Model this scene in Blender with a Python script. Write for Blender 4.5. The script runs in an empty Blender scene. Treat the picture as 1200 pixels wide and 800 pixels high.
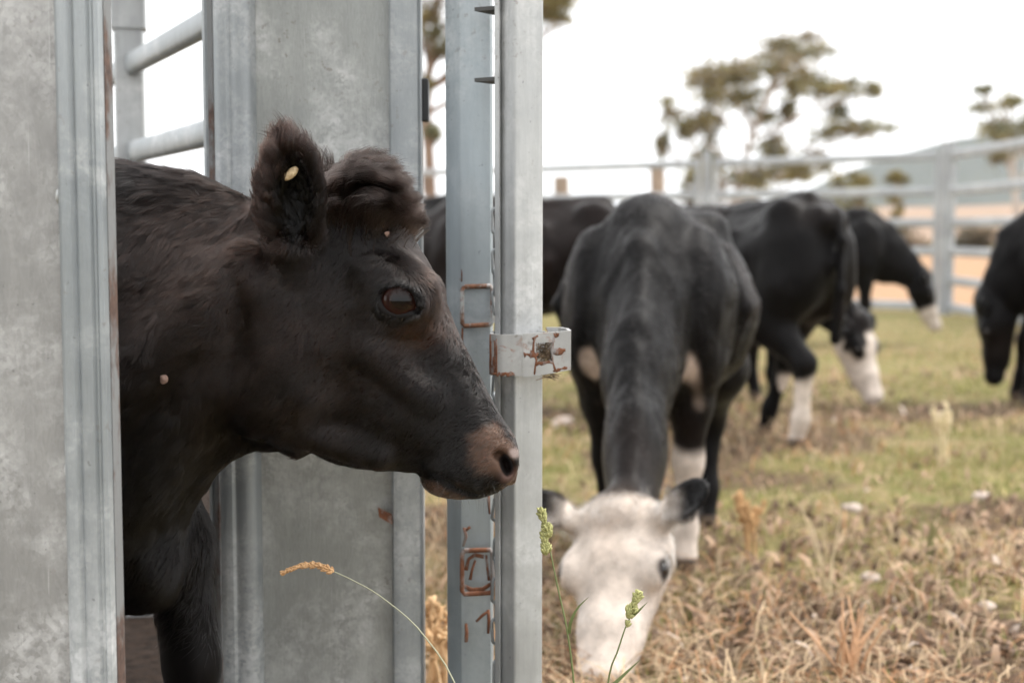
import bpy, math, random
import numpy as np
from mathutils import Vector, Matrix

random.seed(7)
RNG = np.random.default_rng(7)
scene = bpy.context.scene
COL = scene.collection

# ---------------------------------------------------------------- camera
FPX = 1667.0                     # focal length in photograph pixels (1200 wide)
PITCH = math.radians(4.46)
CAM = np.array([0.0, 0.0, 0.88])
FW = np.array([0.0, math.cos(PITCH), -math.sin(PITCH)])
UP = np.array([0.0, math.sin(PITCH), math.cos(PITCH)])
RT = np.array([1.0, 0.0, 0.0])
cam_data = bpy.data.cameras.new('camera')
cam_data.sensor_width = 36.0
cam_data.lens = 50.0
cam_data.clip_start = 0.05
cam_data.clip_end = 12000
cam_data.dof.use_dof = True
cam_data.dof.focus_distance = 1.70
cam_data.dof.aperture_fstop = 4.0
cam_data.dof.aperture_blades = 0
camera = bpy.data.objects.new('camera', cam_data)
COL.objects.link(camera)
camera.location = CAM
camera.rotation_euler = (math.radians(90) - PITCH, 0, 0)
scene.camera = camera

# ---------------------------------------------------------------- sky and sun (bright overcast)
SUN_EL, SUN_AZ = math.radians(58), math.radians(72)
world = bpy.data.worlds.new('World')
scene.world = world
world.use_nodes = True
wn = world.node_tree
wn.nodes.clear()
w_out = wn.nodes.new('ShaderNodeOutputWorld')
w_bg = wn.nodes.new('ShaderNodeBackground')
w_sky = wn.nodes.new('ShaderNodeTexSky')
w_sky.sky_type = 'NISHITA'
w_sky.sun_disc = False
w_sky.sun_elevation = SUN_EL
w_sky.sun_rotation = SUN_AZ
w_sky.air_density = 1.0
w_sky.dust_density = 3.0
w_hsv = wn.nodes.new('ShaderNodeHueSaturation')
w_hsv.inputs['Saturation'].default_value = 0.35
w_mix = wn.nodes.new('ShaderNodeMixRGB')
w_tc = wn.nodes.new('ShaderNodeTexCoord')
w_noise = wn.nodes.new('ShaderNodeTexNoise')
w_noise.inputs['Scale'].default_value = 2.2
w_noise.inputs['Detail'].default_value = 5
w_ramp = wn.nodes.new('ShaderNodeValToRGB')
w_ramp.color_ramp.elements[0].position = 0.3
w_ramp.color_ramp.elements[0].color = (0.86, 0.875, 0.895, 1)
w_ramp.color_ramp.elements[1].position = 0.7
w_ramp.color_ramp.elements[1].color = (1.0, 1.0, 1.0, 1)
w_scale = wn.nodes.new('ShaderNodeMixRGB')
w_scale.blend_type = 'MULTIPLY'
w_scale.inputs[0].default_value = 1.0
w_scale.inputs[2].default_value = (9.8, 9.8, 9.8, 1)     # cloud deck radiance in sky-texture units
w_mix.inputs[0].default_value = 0.9
wn.links.new(w_tc.outputs['Generated'], w_noise.inputs['Vector'])
wn.links.new(w_noise.outputs['Fac'], w_ramp.inputs['Fac'])
wn.links.new(w_ramp.outputs['Color'], w_scale.inputs[1])
wn.links.new(w_sky.outputs['Color'], w_hsv.inputs['Color'])
wn.links.new(w_hsv.outputs['Color'], w_mix.inputs[1])
wn.links.new(w_scale.outputs['Color'], w_mix.inputs[2])
wn.links.new(w_mix.outputs['Color'], w_bg.inputs['Color'])
w_bg.inputs['Strength'].default_value = 0.1
wn.links.new(w_bg.outputs['Background'], w_out.inputs['Surface'])

sun_data = bpy.data.lights.new('sun', 'SUN')
sun_data.energy = 1.5
sun_data.angle = math.radians(30)
sun_data.color = (1.0, 0.96, 0.9)
sun = bpy.data.objects.new('sun', sun_data)
COL.objects.link(sun)
_sd = Vector((math.sin(SUN_AZ) * math.cos(SUN_EL), math.cos(SUN_AZ) * math.cos(SUN_EL), math.sin(SUN_EL)))
sun.rotation_euler = _sd.to_track_quat('Z', 'Y').to_euler()

scene.view_settings.view_transform = 'Standard'
scene.view_settings.look = 'None'
scene.view_settings.exposure = 1.42
scene.view_settings.gamma = 1.0
scene.view_settings.use_curve_mapping = False
scene.render.engine = 'CYCLES'
scene.cycles.max_bounces = 6
scene.cycles.use_denoising = True
scene.cycles.denoising_prefilter = 'ACCURATE'
scene.cycles.diffuse_bounces = 3
scene.cycles.glossy_bounces = 3
scene.cycles.transmission_bounces = 3
scene.cycles.volume_bounces = 1

# ---------------------------------------------------------------- helpers
def at(x, y, d):
    """world point seen at photo pixel (x, y), d metres along the view axis"""
    return CAM + d * (FW + RT * ((x - 600) / FPX) - UP * ((y - 400) / FPX))

def ground_at(x, y):
    """point on the flat ground seen at photo pixel"""
    r = FW + RT * ((x - 600) / FPX) - UP * ((y - 400) / FPX)
    return CAM + r * (-CAM[2] / r[2])

def tag(o, label=None, cat=None, group=None, kind=None):
    if label: o['label'] = label
    if cat: o['category'] = cat
    if group: o['group'] = group
    if kind: o['kind'] = kind
    return o

def thing(name, label, cat, loc=(0, 0, 0), group=None):
    o = bpy.data.objects.new(name, None)
    o.empty_display_size = 0.1
    COL.objects.link(o)
    o.location = loc
    return tag(o, label, cat, group)

def root_loc(o):
    p = np.zeros(3)
    while o is not None:
        p = p + np.array(o.location)
        o = o.parent
    return p

def obj(name, me, mat=None, parent=None):
    """link mesh data whose vertices are already relative to the parent's origin"""
    o = bpy.data.objects.new(name, me)
    COL.objects.link(o)
    if parent is not None:
        o.parent = parent
    if mat is not None and len(me.materials) == 0:
        me.materials.append(mat)
    return o

def mesh(name, verts, faces, smooth=False):
    me = bpy.data.meshes.new(name)
    me.from_pydata([tuple(map(float, v)) for v in verts], [], [tuple(int(i) for i in f) for f in faces])
    me.update()
    if smooth:
        me.polygons.foreach_set('use_smooth', [True] * len(me.polygons))
    return me

def np_mesh(name, V, F, smooth=True):
    """fast mesh from numpy arrays; F is (n,3) or (n,4)"""
    V = np.ascontiguousarray(V, dtype=np.float32)
    F = np.ascontiguousarray(F, dtype=np.int32)
    me = bpy.data.meshes.new(name)
    n, k = F.shape
    me.vertices.add(len(V))
    me.vertices.foreach_set('co', V.ravel())
    me.loops.add(n * k)
    me.loops.foreach_set('vertex_index', F.ravel())
    me.polygons.add(n)
    me.polygons.foreach_set('loop_start', np.arange(0, n * k, k, dtype=np.int32))
    me.polygons.foreach_set('loop_total', np.full(n, k, dtype=np.int32))
    me.update(calc_edges=True)
    me.validate()
    if smooth:
        me.polygons.foreach_set('use_smooth', np.ones(len(me.polygons), dtype=bool))
    return me

def vcolor(me, C, name='Col'):
    a = me.attributes.new(name, 'FLOAT_COLOR', 'POINT')
    C = np.asarray(C, dtype=np.float32)
    if C.shape[1] == 3:
        C = np.concatenate([C, np.ones((len(C), 1), np.float32)], 1)
    a.data.foreach_set('color', np.ascontiguousarray(C).ravel())

class MB:
    """collects solids for one mesh"""
    def __init__(self):
        self.v, self.f = [], []
    def add(self, v, f):
        o = len(self.v)
        self.v += [np.array(p, float) for p in v]
        self.f += [tuple(i + o for i in q) for q in f]
        return self
    def prism(self, prof, z0, z1):
        """closed plan outline (list of xy, counter-clockwise) extruded from z0 to z1"""
        n = len(prof)
        v = [(p[0], p[1], z0) for p in prof] + [(p[0], p[1], z1) for p in prof]
        f = [(i, (i + 1) % n, n + (i + 1) % n, n + i) for i in range(n)]
        f += [tuple(range(n - 1, -1, -1)), tuple(range(n, 2 * n))]
        return self.add(v, f)
    def strip(self, pts, thick, z0, z1):
        """open plan polyline thickened by `thick` and extruded: a folded sheet"""
        P = np.array(pts, float)
        T = np.gradient(P, axis=0)
        T /= np.linalg.norm(T, axis=1)[:, None] + 1e-9
        N = np.stack([-T[:, 1], T[:, 0]], 1)
        A, B = P + N * thick / 2, P - N * thick / 2
        n = len(P)
        v = [(a[0], a[1], z0) for a in A] + [(a[0], a[1], z0) for a in B] + [(a[0], a[1], z1) for a in A] + [(a[0], a[1], z1) for a in B]
        f = []
        for i in range(n - 1):
            f.append((i, i + 1, 2 * n + i + 1, 2 * n + i))
            f.append((n + i + 1, n + i, 3 * n + i, 3 * n + i + 1))
            f.append((i + 1, i, n + i, n + i + 1))
            f.append((2 * n + i, 2 * n + i + 1, 3 * n + i + 1, 3 * n + i))
        f.append((0, 2 * n, 3 * n, n))
        f.append((n - 1, 2 * n - 1, 4 * n - 1, 3 * n - 1))
        return self.add(v, f)
    def tube(self, pts, rad, seg=8, cap=True, flat=1.0):
        P = [np.array(p, float) for p in pts]
        n = len(P)
        R = rad if hasattr(rad, '__len__') else [rad] * n
        rings = []
        up = None
        for i in range(n):
            t = P[min(i + 1, n - 1)] - P[max(i - 1, 0)]
            t = t / (np.linalg.norm(t) + 1e-12)
            if up is None:
                a = np.array([0, 0, 1.0]) if abs(t[2]) < 0.9 else np.array([1.0, 0, 0])
                up = np.cross(np.cross(t, a), t)
            up = up - t * np.dot(up, t)
            up /= np.linalg.norm(up) + 1e-12
            sd = np.cross(t, up)
            rings.append([P[i] + R[i] * (math.cos(2 * math.pi * k / seg) * up + flat * math.sin(2 * math.pi * k / seg) * sd) for k in range(seg)])
        v = [p for r in rings for p in r]
        f = []
        for i in range(n - 1):
            for k in range(seg):
                k2 = (k + 1) % seg
                f.append((i * seg + k, i * seg + k2, (i + 1) * seg + k2, (i + 1) * seg + k))
        if cap:
            f.append(tuple(range(seg - 1, -1, -1)))
            f.append(tuple((n - 1) * seg + k for k in range(seg)))
        return self.add(v, f)
    def box(self, c, ax, ay, az):
        """box by centre and three half-axis vectors"""
        c, ax, ay, az = (np.array(q, float) for q in (c, ax, ay, az))
        v = [c + i * ax + j * ay + k * az for k in (-1, 1) for j in (-1, 1) for i in (-1, 1)]
        f = [(0, 2, 3, 1), (4, 5, 7, 6), (0, 1, 5, 4), (2, 6, 7, 3), (0, 4, 6, 2), (1, 3, 7, 5)]
        return self.add(v, f)
    def build(self, name, mat, parent=None, smooth=False, bevel=0.0):
        V = np.array(self.v)
        if parent is not None:
            V = V - root_loc(parent)
        me = mesh(name, V, self.f, smooth)
        o = obj(name, me, mat, parent)
        if bevel:
            b = o.modifiers.new('bevel', 'BEVEL')
            b.width = bevel
            b.segments = 2
            b.limit_method = 'ANGLE'
            b.angle_limit = math.radians(35)
        return o

def smooth_by_angle(o, deg=35):
    me = o.data
    me.polygons.foreach_set('use_smooth', [True] * len(me.polygons))
    try:
        me.set_sharp_from_angle(angle=math.radians(deg))
    except Exception:
        pass

# value noise for numpy point arrays
_perm = RNG.random(65536).astype(np.float32)
def vnoise(P, scale, seed=0):
    P = np.asarray(P, dtype=np.float64) * scale + seed * 17.31
    i = np.floor(P).astype(np.int64)
    f = P - i
    f = f * f * (3 - 2 * f)
    out = np.zeros(len(P))
    for dx in (0, 1):
        for dy in (0, 1):
            for dz in (0, 1):
                h = ((i[:, 0] + dx) * 73856093 ^ (i[:, 1] + dy) * 19349663 ^ (i[:, 2] + dz) * 83492791) & 65535
                w = (f[:, 0] if dx else 1 - f[:, 0]) * (f[:, 1] if dy else 1 - f[:, 1]) * (f[:, 2] if dz else 1 - f[:, 2])
                out += _perm[h] * w
    return out

def smoothstep(a, b, x):
    t = np.clip((x - a) / (b - a), 0, 1)
    return t * t * (3 - 2 * t)

def curve1(xs, ys):
    """smooth (Catmull-Rom) 1-D interpolant"""
    xs, ys = np.array(xs, float), np.array(ys, float)
    m = np.gradient(ys, xs)
    def f(x):
        x = np.clip(x, xs[0], xs[-1])
        i = np.clip(np.searchsorted(xs, x) - 1, 0, len(xs) - 2)
        h = xs[i + 1] - xs[i]
        t = (x - xs[i]) / h
        return ((2 * t**3 - 3 * t**2 + 1) * ys[i] + (t**3 - 2 * t**2 + t) * h * m[i]
                + (-2 * t**3 + 3 * t**2) * ys[i + 1] + (t**3 - t**2) * h * m[i + 1])
    return f

# ---------------------------------------------------------------- implicit sculpting
class Field:
    def __init__(self, xs, ys, zs):
        self.a = [np.asarray(q, np.float32) for q in (xs, ys, zs)]
        self.D = np.full([len(q) for q in self.a], 1e3, np.float32)
    def _sub(self, lo, hi):
        s, g = [], []
        for k in range(3):
            i0 = max(int(np.searchsorted(self.a[k], lo[k])) - 2, 0)
            i1 = min(int(np.searchsorted(self.a[k], hi[k])) + 2, len(self.a[k]))
            s.append(slice(i0, i1))
            sh = [1, 1, 1]
            sh[k] = -1
            g.append(self.a[k][i0:i1].reshape(sh))
        return tuple(s), g
    def union(self, fn, lo, hi, k):
        lo, hi = np.array(lo) - k, np.array(hi) + k
        s, g = self._sub(lo, hi)
        d = fn(*g)
        a = self.D[s]
        h = np.maximum(k - np.abs(a - d), 0) / k
        self.D[s] = np.minimum(a, d) - h * h * k * 0.25
    def carve(self, fn, lo, hi, k):
        lo, hi = np.array(lo) - k, np.array(hi) + k
        s, g = self._sub(lo, hi)
        d = -fn(*g)
        a = self.D[s]
        h = np.maximum(k - np.abs(a - d), 0) / k
        self.D[s] = np.maximum(a, d) + h * h * k * 0.25
    def ell(self, c, r, k, M=None, carve=False, sym=False):
        """ellipsoid; sym mirrors it in the third coordinate"""
        c, r = np.array(c, float), np.array(r, float)
        for sg in ((1, -1) if sym else (1,)):
            cc = c * np.array([1, 1, sg])
            MM = None
            if M is not None:
                S = np.diag([1, 1, sg])
                MM = S @ np.array(M) @ S
            def fn(x, y, z, cc=cc, MM=MM):
                p = [x - cc[0], y - cc[1], z - cc[2]]
                if MM is not None:
                    p = [MM[0][j] * p[0] + MM[1][j] * p[1] + MM[2][j] * p[2] for j in range(3)]
                k0 = np.sqrt((p[0] / r[0])**2 + (p[1] / r[1])**2 + (p[2] / r[2])**2)
                k1 = np.sqrt((p[0] / r[0]**2)**2 + (p[1] / r[1]**2)**2 + (p[2] / r[2]**2)**2) + 1e-6
                return k0 * (k0 - 1) / k1
            R = r if M is None else np.full(3, r.max())
            (self.carve if carve else self.union)(fn, cc - R, cc + R, k)
    def cap(self, a, b, ra, rb, k, carve=False, sym=False, zs=1.0):
        """round cone from a to b; zs > 1 flattens it along the third coordinate"""
        for sg in ((1, -1) if sym else (1,)):
            A = np.array(a, float) * np.array([1, 1, sg])
            B = np.array(b, float) * np.array([1, 1, sg])
            def fn(x, y, z, A=A, B=B):
                zz = (z - A[2]) * zs
                ab = (B - A) * np.array([1, 1, zs])
                L = float(ab @ ab) + 1e-9
                t = np.clip(((x - A[0]) * ab[0] + (y - A[1]) * ab[1] + zz * ab[2]) / L, 0, 1)
                d = np.sqrt((x - A[0] - t * ab[0])**2 + (y - A[1] - t * ab[1])**2 + (zz - t * ab[2])**2)
                return d - (ra + (rb - ra) * t)
            m = max(ra, rb)
            (self.carve if carve else self.union)(fn, np.minimum(A, B) - m, np.maximum(A, B) + m, k)
    def chain(self, pts, rads, k, **kw):
        for i in range(len(pts) - 1):
            self.cap(pts[i], pts[i + 1], rads[i], rads[i + 1], k, **kw)
    def extract(self, smooth=2, lam=0.5):
        D = self.D
        xs, ys, zs = self.a
        ins = D < 0
        c = ins[:-1, :-1, :-1].astype(np.int8)
        for dx, dy, dz in ((1,0,0),(0,1,0),(0,0,1),(1,1,0),(1,0,1),(0,1,1),(1,1,1)):
            c += ins[dx:D.shape[0]-1+dx, dy:D.shape[1]-1+dy, dz:D.shape[2]-1+dz]
        act = np.argwhere((c > 0) & (c < 8))
        idx = np.full(c.shape, -1, np.int32)
        idx[tuple(act.T)] = np.arange(len(act))
        i, j, k = act.T
        acc = np.zeros((len(act), 3))
        cnt = np.zeros(len(act))
        corners = [(a, b, d) for a in (0, 1) for b in (0, 1) for d in (0, 1)]
        def pos(o):
            return np.stack([xs[i + o[0]], ys[j + o[1]], zs[k + o[2]]], 1)
        for a in corners:
            for ax in range(3):
                if a[ax] == 1:
                    continue
                b = list(a)
                b[ax] = 1
                va = np.clip(D[i + a[0], j + a[1], k + a[2]], -50, 50)
                vb = np.clip(D[i + b[0], j + b[1], k + b[2]], -50, 50)
                m = (va < 0) != (vb < 0)
                t = np.where(m, va / np.where(m, va - vb, 1), 0)[:, None]
                acc += np.where(m[:, None], pos(a) * (1 - t) + pos(b) * t, 0)
                cnt += m
        V = acc / np.maximum(cnt, 1)[:, None]
        faces = []
        for ax in range(3):
            o1, o2 = (ax + 1) % 3, (ax + 2) % 3
            sl = [slice(None)] * 3
            sl2 = [slice(None)] * 3
            sl[ax], sl2[ax] = slice(0, -1), slice(1, None)
            s0, s1 = ins[tuple(sl)], ins[tuple(sl2)]
            for flip, m in ((False, s0 & ~s1), (True, ~s0 & s1)):
                e = np.argwhere(m)
                e = e[(e[:, o1] > 0) & (e[:, o2] > 0) & (e[:, o1] < c.shape[o1]) & (e[:, o2] < c.shape[o2])]
                q = []
                for da, db in ((1, 1), (0, 1), (0, 0), (1, 0)):
                    p = e.copy()
                    p[:, o1] -= da
                    p[:, o2] -= db
                    q.append(idx[tuple(p.T)])
                q = np.stack(q, 1)
                faces.append(q[:, ::-1] if flip else q)
        F = np.concatenate(faces)
        F = F[(F >= 0).all(1)]
        # keep the largest connected surface simple: smooth a little
        for _ in range(smooth):
            V = V + lam * (laplace(V, F) - V)
        return V, F

def laplace(V, F):
    n = len(V)
    s = np.zeros((n, 3))
    c = np.zeros(n)
    for a in range(F.shape[1]):
        b = (a + 1) % F.shape[1]
        for d in range(3):
            s[:, d] += np.bincount(F[:, a], V[F[:, b], d], n) + np.bincount(F[:, b], V[F[:, a], d], n)
        c += np.bincount(F[:, a], minlength=n) + np.bincount(F[:, b], minlength=n)
    return s / np.maximum(c, 1)[:, None]

def vert_normals(V, F):
    n = np.cross(V[F[:, 2]] - V[F[:, 0]], V[F[:, 3 if F.shape[1] == 4 else 1]] - V[F[:, 1]])
    if F.shape[1] == 3:
        n = np.cross(V[F[:, 1]] - V[F[:, 0]], V[F[:, 2]] - V[F[:, 0]])
    N = np.zeros_like(V)
    for a in range(F.shape[1]):
        for d in range(3):
            N[:, d] += np.bincount(F[:, a], n[:, d], len(V))
    return N / (np.linalg.norm(N, axis=1)[:, None] + 1e-12)

def sample_surface(V, F, weight, n):
    """n random points on quads, density by per-vertex weight -> vertex-interpolation (idx, bary)"""
    T = np.concatenate([F[:, [0, 1, 2]], F[:, [0, 2, 3]]]) if F.shape[1] == 4 else F
    area = 0.5 * np.linalg.norm(np.cross(V[T[:, 1]] - V[T[:, 0]], V[T[:, 2]] - V[T[:, 0]]), axis=1)
    w = area * weight[T].mean(1)
    cs = np.cumsum(w)
    t = np.searchsorted(cs, RNG.random(n) * cs[-1])
    t = np.clip(t, 0, len(T) - 1)
    r1, r2 = np.sqrt(RNG.random(n)), RNG.random(n)
    return T[t], np.stack([1 - r1, r1 * (1 - r2), r1 * r2], 1)

def hair_object(name, P, radius, color, mat, parent):
    """P is (n, k, 3) strands relative to the parent; radius (n,), color (n,3)"""
    n, k, _ = P.shape
    cu = bpy.data.hair_curves.new(name)
    cu.add_curves([k] * n)
    cu.position_data.foreach_set('vector', np.ascontiguousarray(P, np.float32).ravel())
    taper = np.linspace(1.0, 0.15, k)[None, :]
    r = cu.attributes.get('radius') or cu.attributes.new('radius', 'FLOAT', 'POINT')
    r.data.foreach_set('value', (radius[:, None] * taper).astype(np.float32).ravel())
    c = cu.attributes.new('Col', 'FLOAT_COLOR', 'CURVE')
    c.data.foreach_set('color', np.concatenate([color, np.ones((n, 1))], 1).astype(np.float32).ravel())
    cu.materials.append(mat)
    o = bpy.data.objects.new(name, cu)
    COL.objects.link(o)
    o.parent = parent
    return o

# ---------------------------------------------------------------- material helpers
class NT:
    def __init__(self, name):
        self.m = bpy.data.materials.new(name)
        self.m.use_nodes = True
        self.t = self.m.node_tree
        self.b = self.t.nodes['Principled BSDF']
    def n(self, kind, **kw):
        nd = self.t.nodes.new('ShaderNode' + kind)
        for k, v in kw.items():
            if k.startswith('_'):
                nd.inputs[k[1:].replace('_', ' ')].default_value = v
            else:
                setattr(nd, k, v)
        return nd
    def l(self, a, b):
        self.t.links.new(a, b)
    def coord(self, scale=(1, 1, 1), kind='Object'):
        tc = self.n('TexCoord')
        mp = self.n('Mapping')
        mp.inputs['Scale'].default_value = scale
        self.l(tc.outputs[kind], mp.inputs['Vector'])
        return mp.outputs['Vector']
    def noise(self, vec, scale, detail=4, rough=0.55, dist=0.0):
        nd = self.n('TexNoise', _Scale=scale, _Detail=detail, _Roughness=rough, _Distortion=dist)
        self.l(vec, nd.inputs['Vector'])
        return nd.outputs['Fac']
    def voronoi(self, vec, scale, feature='F1', out='Distance'):
        nd = self.n('TexVoronoi', _Scale=scale)
        nd.feature = feature
        self.l(vec, nd.inputs['Vector'])
        return nd.outputs[out]
    def ramp(self, fac, stops):
        nd = self.n('ValToRGB')
        e = nd.color_ramp.elements
        while len(e) < len(stops):
            e.new(0.5)
        for q, (p, c) in zip(e, stops):
            q.position = p
            q.color = (c, c, c, 1) if not hasattr(c, '__len__') else (*c, 1)
        self.l(fac, nd.inputs['Fac'])
        return nd.outputs['Color']
    def mix(self, fac, a, b, blend='MIX'):
        nd = self.n('MixRGB')
        nd.blend_type = blend
        for s, v in ((0, fac), (1, a), (2, b)):
            if isinstance(v, (int, float)):
                nd.inputs[s].default_value = v if s == 0 else (v, v, v, 1)
            elif isinstance(v, tuple):
                nd.inputs[s].default_value = (*v, 1)
            else:
                self.l(v, nd.inputs[s])
        return nd.outputs['Color']
    def math(self, op, a, b=0.0):
        nd = self.n('Math', operation=op)
        for s, v in ((0, a), (1, b)):
            if isinstance(v, (int, float)):
                nd.inputs[s].default_value = v
            else:
                self.l(v, nd.inputs[s])
        return nd.outputs[0]
    def set(self, name, v):
        i = self.b.inputs[name]
        if isinstance(v, (int, float)):
            i.default_value = v
        elif isinstance(v, tuple):
            i.default_value = (*v, 1)
        else:
            self.l(v, i)
    def bump(self, h, strength=0.3, dist=0.002):
        nd = self.n('Bump', _Strength=strength, _Distance=dist)
        self.l(h, nd.inputs['Height'])
        self.l(nd.outputs['Normal'], self.b.inputs['Normal'])
# ================================================================ the black calf in the race (sculpted in photo-pixel units, 1 unit = S metres)
S = 1.75 / FPX
def hero_world(P):
    """(x, y, w) in photo units at the calf's plane -> world"""
    return (CAM + 1.75 * FW)[None, :] + S * ((P[:, :1] - 600) * RT - (P[:, 1:2] - 400) * UP + P[:, 2:3] * FW)
_wm = curve1([-1000, -400, 0, 140, 260, 340, 420, 500, 620], [430, 240, 105, 55, 16, 0, -12, -26, -48])
def hero_mid(x):
    return _wm(x)

def build_hero_field():
    xs = np.concatenate([np.arange(-960, 60, 11), np.arange(60, 250, 4.5), np.arange(250, 625, 2.6)])
    ys = np.concatenate([np.arange(110, 600, 2.6), np.arange(600, 760, 5), np.arange(760, 1160, 9)])
    zh = np.concatenate([np.arange(1.3, 118, 2.6), np.arange(118, 160, 5), np.arange(160, 300, 10)])
    zs = np.concatenate([-zh[::-1], zh])
    Fd = Field(xs, ys, zs)
    # trunk and neck, lofted along x between the back line and the throat / belly line
    top = curve1([-920, -890, -820, -600, -300, -100, 50, 135, 230, 300, 340, 385], [330, 265, 215, 196, 205, 196, 186, 193, 211, 236, 256, 300])
    bot = curve1([-920, -890, -800, -650, -400, -100, 60, 120, 165, 195, 220, 250, 275, 300, 330, 360, 385], [420, 520, 600, 700, 770, 775, 750, 725, 690, 645, 598, 556, 533, 516, 506, 495, 400])
    wid = curve1([-920, -890, -800, -600, -400, -150, 0, 80, 140, 200, 260, 320, 385], [50, 130, 190, 225, 250, 225, 185, 150, 122, 100, 88, 80, 50])
    def trunk(x, y, z):
        t, b, w = top(x), bot(x), wid(x)
        c, a = (t + b) / 2, (b - t) / 2
        hn = (y - c) / a
        # widest a little above the middle on the neck, round on the barrel; narrow towards throat and crest
        neck = smoothstep(60, 200, x)
        ww = w * (1 - neck * (0.35 * smoothstep(0.35, 1.0, hn) + 0.30 * smoothstep(-0.35, -1.0, hn)))
        p = 2.25
        r = (np.abs(hn)**p + np.abs(z / ww)**p)**(1 / p) - 1
        d = r * np.minimum(a, ww) * 0.9
        return np.maximum(d, np.maximum(x - 385, -915 - x)).astype(np.float32)
    Fd.union(trunk, (-930, 150, -270), (395, 810, 270), 20)
    # head
    A = np.array([318.0, 300.0]); E = np.array([0.755, 0.656]); Nn = np.array([0.656, -0.755])
    htop = curve1([-40, 0, 30, 60, 96, 137, 182, 220, 261, 302, 335, 356, 368, 377, 383], [55, 78, 96, 112, 124, 117, 97.5, 78, 61, 44.5, 32, 22, 13, 4, -6])
    hbot = curve1([-40, 0, 40, 80, 118, 148, 179, 221, 255, 278, 298, 317, 348, 368, 377, 383], [-60, -100, -135, -158, -163, -153, -143, -129, -107, -89, -76, -72, -62, -40, -26, -10])
    hwid = curve1([-40, 0, 40, 80, 120, 150, 185, 220, 260, 300, 335, 360, 374, 383], [55, 72, 78, 80, 82, 82, 74, 64, 55, 50, 51, 47, 36, 8])
    def head(x, y, z):
        px, py = x - A[0], y - A[1]
        t = px * E[0] + py * E[1]
        h = px * Nn[0] + py * Nn[1]
        T, B, w = htop(t), hbot(t), hwid(t)
        c, a = (T + B) / 2, np.maximum((T - B) / 2, 2)
        hn = (h - c) / a
        fore = smoothstep(300, 200, t)
        ww = w * (1 - (0.10 + 0.22 * fore) * smoothstep(0.0, -1.0, hn))
        ww = ww * (1 - 0.10 * fore * smoothstep(0.35, -0.05, hn) * smoothstep(-0.9, -0.2, hn))
        p = 2.0 + 0.5 * smoothstep(0.0, 0.9, hn)
        r = (np.abs(hn)**p + np.abs(z / ww)**p)**(1 / p) - 1
        d = r * np.minimum(a, ww) * 0.9
        return np.maximum(d, np.maximum(t - 383, -40 - t)).astype(np.float32)
    Fd.union(head, (240, 140, -110), (625, 600, 110), 26)
    # poll, cheek muscle, brow, facial crest, jaw bar
    Fd.ell((414, 262, 0), (46, 36, 54), 40)
    Fd.ell((338, 405, 52), (66, 92, 36), 30, sym=True)
    Fd.ell((310, 455, 46), (34, 44, 28), 26, sym=True)
    Fd.cap((440, 408, 68), (508, 462, 45), 13, 9, 24, sym=True)
    Fd.cap((345, 498, 40), (450, 530, 30), 14, 11, 22, sym=True)
    Fd.ell((471, 350, 60), (46, 38, 31), 24, sym=True)
    Fd.cap((440, 327, 70), (500, 338, 58), 13, 9, 20, sym=True)
    # neck muscle bands and shoulder
    Fd.cap((300, 330, 70), (120, 470, 105), 30, 45, 40, sym=True)
    Fd.cap((250, 455, 55), (130, 600, 70), 26, 40, 40, sym=True)
    Fd.ell((20, 470, 130), (95, 200, 60), 60, sym=True)
    Fd.ell((160, 670, 0), (40, 46, 48), 35)
    # temple hollow, cheek hollow, hollow ahead of the eye
    Fd.ell((408, 330, 108), (26, 30, 24), 22, carve=True, sym=True)
    c, s = math.cos(0.72), math.sin(0.72)
    Fd.ell((432, 470, 97), (64, 22, 22), 26, M=[[c, -s, 0], [s, c, 0], [0, 0, 1]], carve=True, sym=True)
    Fd.ell((512, 420, 72), (26, 18, 16), 20, M=[[c, -s, 0], [s, c, 0], [0, 0, 1]], carve=True, sym=True)
    Fd.ell((298, 398, 112), (13, 70, 17), 22, carve=True, sym=True)
    # muzzle: nose pad, nostril wings, lips
    Fd.ell((563, 531, 22), (38, 38, 33), 22, sym=True)
    Fd.ell((588, 535, 36), (17, 21, 16), 12, sym=True)
    Fd.ell((545, 548, 34), (38, 24, 22), 18, sym=True)
    Fd.ell((528, 560, 0), (31, 15, 40), 10)
    Fd.ell((528, 561, 26), (25, 13, 18), 10, sym=True)
    # mouth line
    Fd.chain([(498, 536, 58), (512, 549, 55), (530, 560, 54), (553, 569, 46), (580, 573, 30)], [2.6, 3.4, 3.8, 3.6, 3.0], 5, carve=True, sym=True)
    # nostril: comma-shaped opening running inwards
    c, s = math.cos(-0.35), math.sin(-0.35)
    Fd.ell((594, 538, 52), (6.8, 12.5, 30), 6, M=[[c, -s, 0], [s, c, 0], [0, 0, 1]], carve=True, sym=True)
    Fd.ell((586, 526, 55), (7, 5, 14), 6, carve=True, sym=True)
    # eye: lids as a raised elliptical ring, then the opening
    c, s = math.cos(0.22), math.sin(0.22)
    def ring(sg, rx, ry, q, tube):
        def fn(x, y, z):
            ux, uy = (x - 476) * c + (y - 355) * s, -(x - 476) * s + (y - 355) * c
            d = (np.sqrt((ux / rx)**2 + (uy / ry)**2) - 1) * min(rx, ry)
            zz = z * sg - (q - 0.10 * ux - 0.004 * ux * ux)
            return np.sqrt(d * d + zz * zz) - tube
        return fn
    for sg in (1, -1):
        lo = (440, 322, 55) if sg > 0 else (440, 322, -120)
        hi = (512, 390, 120) if sg > 0 else (512, 390, -55)
        Fd.union(ring(sg, 22.5, 16.2, 88, 3.6), lo, hi, 9)
    Fd.ell((476, 355, 96), (19.5, 13.5, 26), 3.5, M=[[c, -s, 0], [s, c, 0], [0, 0, 1]], carve=True, sym=True)
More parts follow.
